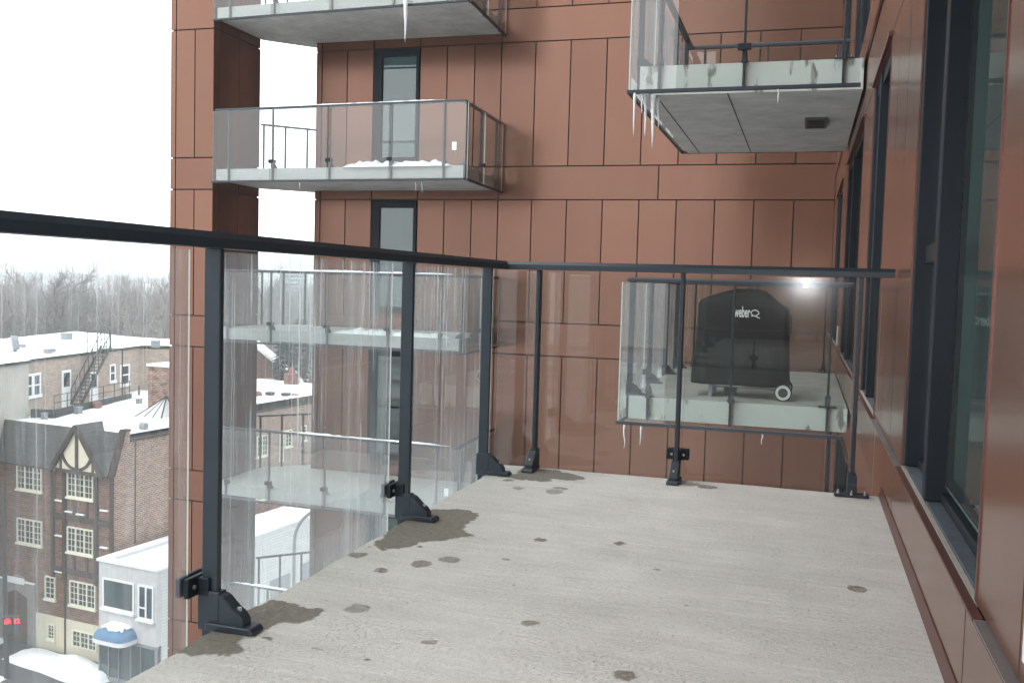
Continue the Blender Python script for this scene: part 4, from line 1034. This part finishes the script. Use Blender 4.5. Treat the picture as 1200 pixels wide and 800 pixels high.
# ---------------------------------------------------------------- street, snow bank, pavement, traffic light, lamp
b = LB(); b.add([(-40, -22, .01), (40, -22, .01), (40, -6.2, .01), (-40, -6.2, .01)], [(0, 1, 2, 3)]); tag(b.build('street', 'asphalt', fix=False), kind='structure')
b = LB(); b.box(-40, 40, -6.2, -6.0, -.05, .14).box(-40, .6, -6.0, -.2, -.05, .12).box(.6, 40, -6, -1.7, -.05, .12); b.build('pavement', 'asphalt'); tag(bpy.context.scene.objects['pavement'], kind='structure')
def bank(label, pts, w, h, z=.12):
    b_ = LB(); a, c = Vector((*pts[0], 0)), Vector((*pts[1], 0)); d = (c-a); Ln = d.length; d /= Ln; nn = Vector((-d.y, d.x, 0)); n = int(Ln/.25); mm = 11
    for i in range(n+1):
        t = i/n; e = min(1, 5*t, 5*(1-t))**.6
        for j in range(mm):
            s_ = j/(mm-1)*2-1; q = (.75+.6*mnoise.noise((t*Ln*.5, s_*.8, h)))*e; p = a+d*(Ln*t)+nn*(s_*w/2*(.85+.2*q))
            b_.v.append(tuple(b_.X @ Vector((p.x, p.y, z+h*q*(1-s_*s_)**.8+.1*mnoise.noise((p.x*1.7, p.y*1.7, 0))*(1-s_*s_)))))
    for i in range(n):
        for j in range(mm-1): q = i*mm+j; b_.f.append((q, q+1, q+mm+1, q+mm)); b_.mi.append(0)
    return tag(b_.build('snow_bank', 'snow', smooth=True), label, 'snow', kind='stuff')
bank('cleared snow heaped along the pavement in front of the brick block', ((-5.4, -1.25), (1.5, -1.75)), 2.1, .75)
bank('snow patch at the kerb beside the traffic light', ((-9, -4.8), (-3.0, -4.4)), 1.8, .25)
bank('snow patch at the left doorway of the brick block', ((-11, -1.2), (-7.2, -.9)), 1.5, .4)
tl_ = thing('traffic_light', 'dark traffic light pole with a glowing red hand and red countdown digits', 'traffic light', (-36.37, 36.84, -19), R(44))
def TLB(): b_ = MB(); b_.X = mw(tl_); return b_
TLB().cyl((0, 0, 0), (-.12, 0, 9.6), .13, .09, 12).build('pole', 'iron', tl_)
hd = TLB().box(-.17, .33, -.34, -.1, 2.35, 3.3).box(.33, .60, -.34, -.1, 2.35, 3.25).build('signal_head', 'iron', tl_, bevel=.03)
b = TLB(); b.cyl((.05, -.36, 3.06), (.05, -.342, 3.06), .14, n=14); b.box(-.1, .2, -.36, -.342, 2.93, 3.02); b.build('red_hand', 'red_lamp', hd)
MBt = mw(tl_)
text_mesh('12', .33, 'red_lamp', hd, MBt @ Vector((.29, -.352, 2.90)), .85, bold=.015, name='countdown_digits', rotz=R(44))
la = thing('street_lamp', 'grey street lamp with a curved arm seen through the gap beside the pier', 'street lamp', (-19.86, 35.2, -19))
b = MB(); pts = [(-19.86, 35.2, -19), (-19.86, 35.2, -10)]
for i in range(1, 9): a = math.pi/2*i/8; pts.append((-19.86+1.3*(1-math.cos(a)), 35.2+.3*(1-math.cos(a)), -10+1.45*math.sin(a)))
for p, q in zip(pts[:-1], pts[1:]): b.cyl(p, q, .09 if p[2] < -11 else .07, .07, 10)
b.build('pole', 'grey_metal', la); MB().box(-18.7, -18.1, 35.4, 35.62, -8.62, -8.48).build('lamp_head', 'grey_metal', la, bevel=.03)

# ---------------------------------------------------------------- gabled house and tower block far off
ho = thing('gabled_house', 'brown brick house with a snowy gable roof among bare trees', 'house', (-58, 93, -19), R(30))
def HB(): b_ = MB(); b_.X = mw(ho); return b_
HB().box(-5, 5, 0, 9, 0, 8.4).build('wall', 'brick_dark', ho)
b = HB(); b.add([(-5, 0, 8.4), (5, 0, 8.4), (0, 0, 12.4), (-5, .3, 8.4), (5, .3, 8.4), (0, .3, 12.4)], [(0, 1, 2), (5, 4, 3)]); b.build('gable', 'brick_dark', ho)
b = HB(); b.add([(-5.6, -.6, 8.0), (0, -.6, 12.7), (0, 9, 12.7), (-5.6, 9, 8.0), (5.6, -.6, 8.0), (5.6, 9, 8.0)], [(0, 3, 2, 1), (4, 1, 2, 5)]); b.build('roof', 'snow', ho, fix=False)
b = HB(); b.bar((-5.5, -.62, 8.0), (0, -.62, 12.6), .3, .14, upv=(0, 1, 0)); b.bar((5.5, -.62, 8.0), (0, -.62, 12.6), .3, .14, upv=(0, 1, 0)); b.box(-4.4, 4.4, -.3, -.05, 8.5, 8.7); b.build('barge_board', 'white_paint', ho)
for x in (-2.6, 1.4):
    f = HB(); f.box(x, x+1.3, -.08, 0, 5, 6.7); w = f.build('window', 'white_paint', ho); HB().box(x+.15, x+1.15, -.1, -.081, 5.15, 6.55).build('pane', 'pane_dark', w)
tw = thing('tower_block', 'pale tower block far away on the horizon between pier and facade', 'building', (-366, 622, -19), R(30))
b = MB(); b.X = mw(tw); b.box(0, 20, 0, 14, 0, 23).box(4, 9, 3, 8, 23, 25.5).build('wall', 'far_concrete', tw)
b = MB(); b.X = mw(tw)
for k in range(7): b.box(.5, 19.5, -.06, -.01, 2+3*k, 3.3+3*k)
b.build('window_band', 'pane_dark', tw)

# ---------------------------------------------------------------- bare winter trees
def bare_tree(seed, h, nb=13):
    rd = random.Random(seed); tr_, cr = MB(), MB()
    def tube(b_, p, q, r0, r1, n=4):
        d = (q-p).normalized(); x = d.orthogonal().normalized(); y = d.cross(x); o = len(b_.v)
        for c, r in ((p, r0), (q, r1)):
            for k in range(n): a = 2*math.pi*k/n; b_.v.append(tuple(c+x*(r*math.cos(a))+y*(r*math.sin(a))))
        for k in range(n): b_.f.append((o+k, o+(k+1) % n, o+n+(k+1) % n, o+n+k)); b_.mi.append(0)
    def grow(p, d, L_, r, lvl):
        q = p; segs = 3 if lvl < 2 else 2
        for s_ in range(segs):
            d = (d+Vector((rd.gauss(0, .16), rd.gauss(0, .16), .10))).normalized(); e = q+d*(L_/segs); tube(cr, q, e, r*(1-s_/segs*.6), r*(1-(s_+1)/segs*.6), 3)
            if lvl < 3:
                for _ in range(2 if lvl else 3):
                    if rd.random() < (.92, .8, .6)[lvl]:
                        ax = d.orthogonal().normalized(); ax.rotate(Matrix.Rotation(rd.random()*6.28, 3, d)); nd = (d*.75+ax*rd.uniform(.5, .9)).normalized()
                        grow(q.lerp(e, rd.random()), nd, L_*rd.uniform(.4, .65), r*.5, lvl+1)
            q = e
    p = Vector((0, 0, -.5)); d = Vector((0, 0, 1)); r = h*.014; n = 7
    for i in range(n):
        d = (d+Vector((rd.gauss(0, .06), rd.gauss(0, .06), 0))).normalized(); q = p+d*(h*.82/n); tube(tr_, p, q, r*(1-i/n*.75), r*(1-(i+1)/n*.75), 7)
        if i >= 2:
            for _ in range(2 if i < n-1 else 4):
                ax = Vector((rd.gauss(0, 1), rd.gauss(0, 1), 0)).normalized(); grow(p.lerp(q, rd.random()), (ax*.75+Vector((0, 0, .7))).normalized(), h*rd.uniform(.22, .36)*(1.1-.06*i), r*.42, 0)
        p = q
    out_ = []
    for nm, b_ in (('trunk', tr_), ('crown', cr)):
        me_ = bpy.data.meshes.new(nm); me_.from_pydata(b_.v, [], b_.f); me_.materials.append(MAT['bark']); out_.append(me_)
    return out_
TREES = [bare_tree(s_, 18) for s_ in (1, 2, 3, 4, 5)]
rd = random.Random(5)
def ground_at(px, dist):
    d = (fw + r2*((px-600)/FPX)); d.z = 0; d.normalize(); return EYE.x+d.x*dist, EYE.y+d.y*dist
spots = []
for i in range(105):
    px = rd.uniform(-60, 205) if i % 4 else rd.uniform(285, 385); spots.append((px, rd.uniform(112, 270) if px < 250 else rd.uniform(118, 260)))
spots.sort(key=lambda q: q[1])
for i, (px, dist) in enumerate(spots):
    x, y = ground_at(px, dist)
    side = 'among the woods behind the beige building' if px < 250 else 'in the woods seen through the gap beside the pier'
    t = thing('bare_tree', 'leafless grey-brown winter tree ' + side, 'tree', (x, y, -19), rd.uniform(0, 6.28), 'bare trees ' + side)
    s_ = (rd.uniform(.78, .98) if i % 9 else rd.uniform(1.08, 1.2))*(1.0 if px < 250 else 1.05); t.scale = (s_, s_, s_*rd.uniform(.95, 1.05))
    for me_ in TREES[i % 5]: link(me_.name, me_, t)
# the far part of the woods, one mass
b = MB()
for i in range(1500):
    x, y = ground_at(rd.uniform(-90, 420), rd.uniform(190, 620)); h_ = rd.uniform(13, 19.6); r_ = rd.uniform(.10, .24)
    o = len(b.v); p = Vector((x, y, -19)); q = Vector((x+rd.gauss(0, .8), y+rd.gauss(0, .8), -19+h_))
    segs = [(p, q, r_, .04)]
    for k in range(9):
        t = rd.uniform(.3, .95); c = p.lerp(q, t); a = rd.uniform(0, 6.28); L_ = h_*rd.uniform(.14, .3)*(1.2-t); segs.append((c, c+Vector((math.cos(a)*L_*.6, math.sin(a)*L_*.6, L_)), r_*.45, .03))
    for p_, q_, ra, rb in segs:
        o = len(b.v)
        for c, r in ((p_, ra), (q_, rb)):
            for k in range(3): a = 2.094*k; b.v.append((c.x+r*math.cos(a), c.y+r*math.sin(a), c.z))
        for k in range(3): b.f.append((o+k, o+(k+1) % 3, o+3+(k+1) % 3, o+3+k)); b.mi.append(0)
wo_ = b.build('woods', 'bark', fix=False); tag(wo_, 'far bare woods along the horizon behind the street', 'woods', kind='stuff')
b = MB(); 
b.v += [(*ground_at(px, d_), -18.9) for px, d_ in ((-160, 95), (480, 95), (480, 640), (-160, 640))]; b.f.append((0, 1, 2, 3)); b.mi.append(0)
tag(b.build('forest_ground', 'forest_floor', fix=False), kind='structure')
# two dark evergreens in the gap
def evergreen(x, y, h, label, seed):
    t = thing('evergreen_tree', label, 'tree', (x, y, -19)); rr = random.Random(seed)
    MB().cyl((x, y, -19), (x, y, -19+h*.95), .25, .05, 8).build('trunk', 'bark', t)
    b_ = MB()
    for i in range(900):
        z_ = rr.uniform(.12, 1)*h; rad = (1-z_/h)**.8*h*.2*rr.uniform(.3, 1)+.1; a = rr.uniform(0, 6.28); c = Vector((x+rad*math.cos(a), y+rad*math.sin(a), -19+z_)); L_ = rr.uniform(.4, 1.0)
        o = Vector((math.cos(a), math.sin(a), -.35))*L_; s2 = Vector((-math.sin(a), math.cos(a), rr.uniform(-.4, .4)))*L_*.45
        b_.add([tuple(c-s2), tuple(c+s2), tuple(c+o)], [(0, 1, 2)])
    b_.build('crown', 'evergreen', t, fix=False)
for i, (px, d_, h_) in enumerate(((334, 108, 14), (352, 116, 15))):
    x, y = ground_at(px, d_); evergreen(x, y, h_, ('dark evergreen left of the other one, behind the red chimney', 'dark evergreen right of the other one, beside the far facade edge')[i], i)

# ---------------------------------------------------------------- HAZE: cold winter air
m = NM('winter_air'); pv = m.n('ShaderNodeVolumePrincipled'); pv.inputs['Density'].default_value = .0007; pv.inputs['Color'].default_value = (.95, .97, 1, 1); pv.inputs['Anisotropy'].default_value = .2
m.l(pv.outputs[0], m.o.inputs['Volume'])
tag(MB().box(-3100, 3100, -400, 3300, -32, 40).build('haze', 'winter_air'), kind='stuff')
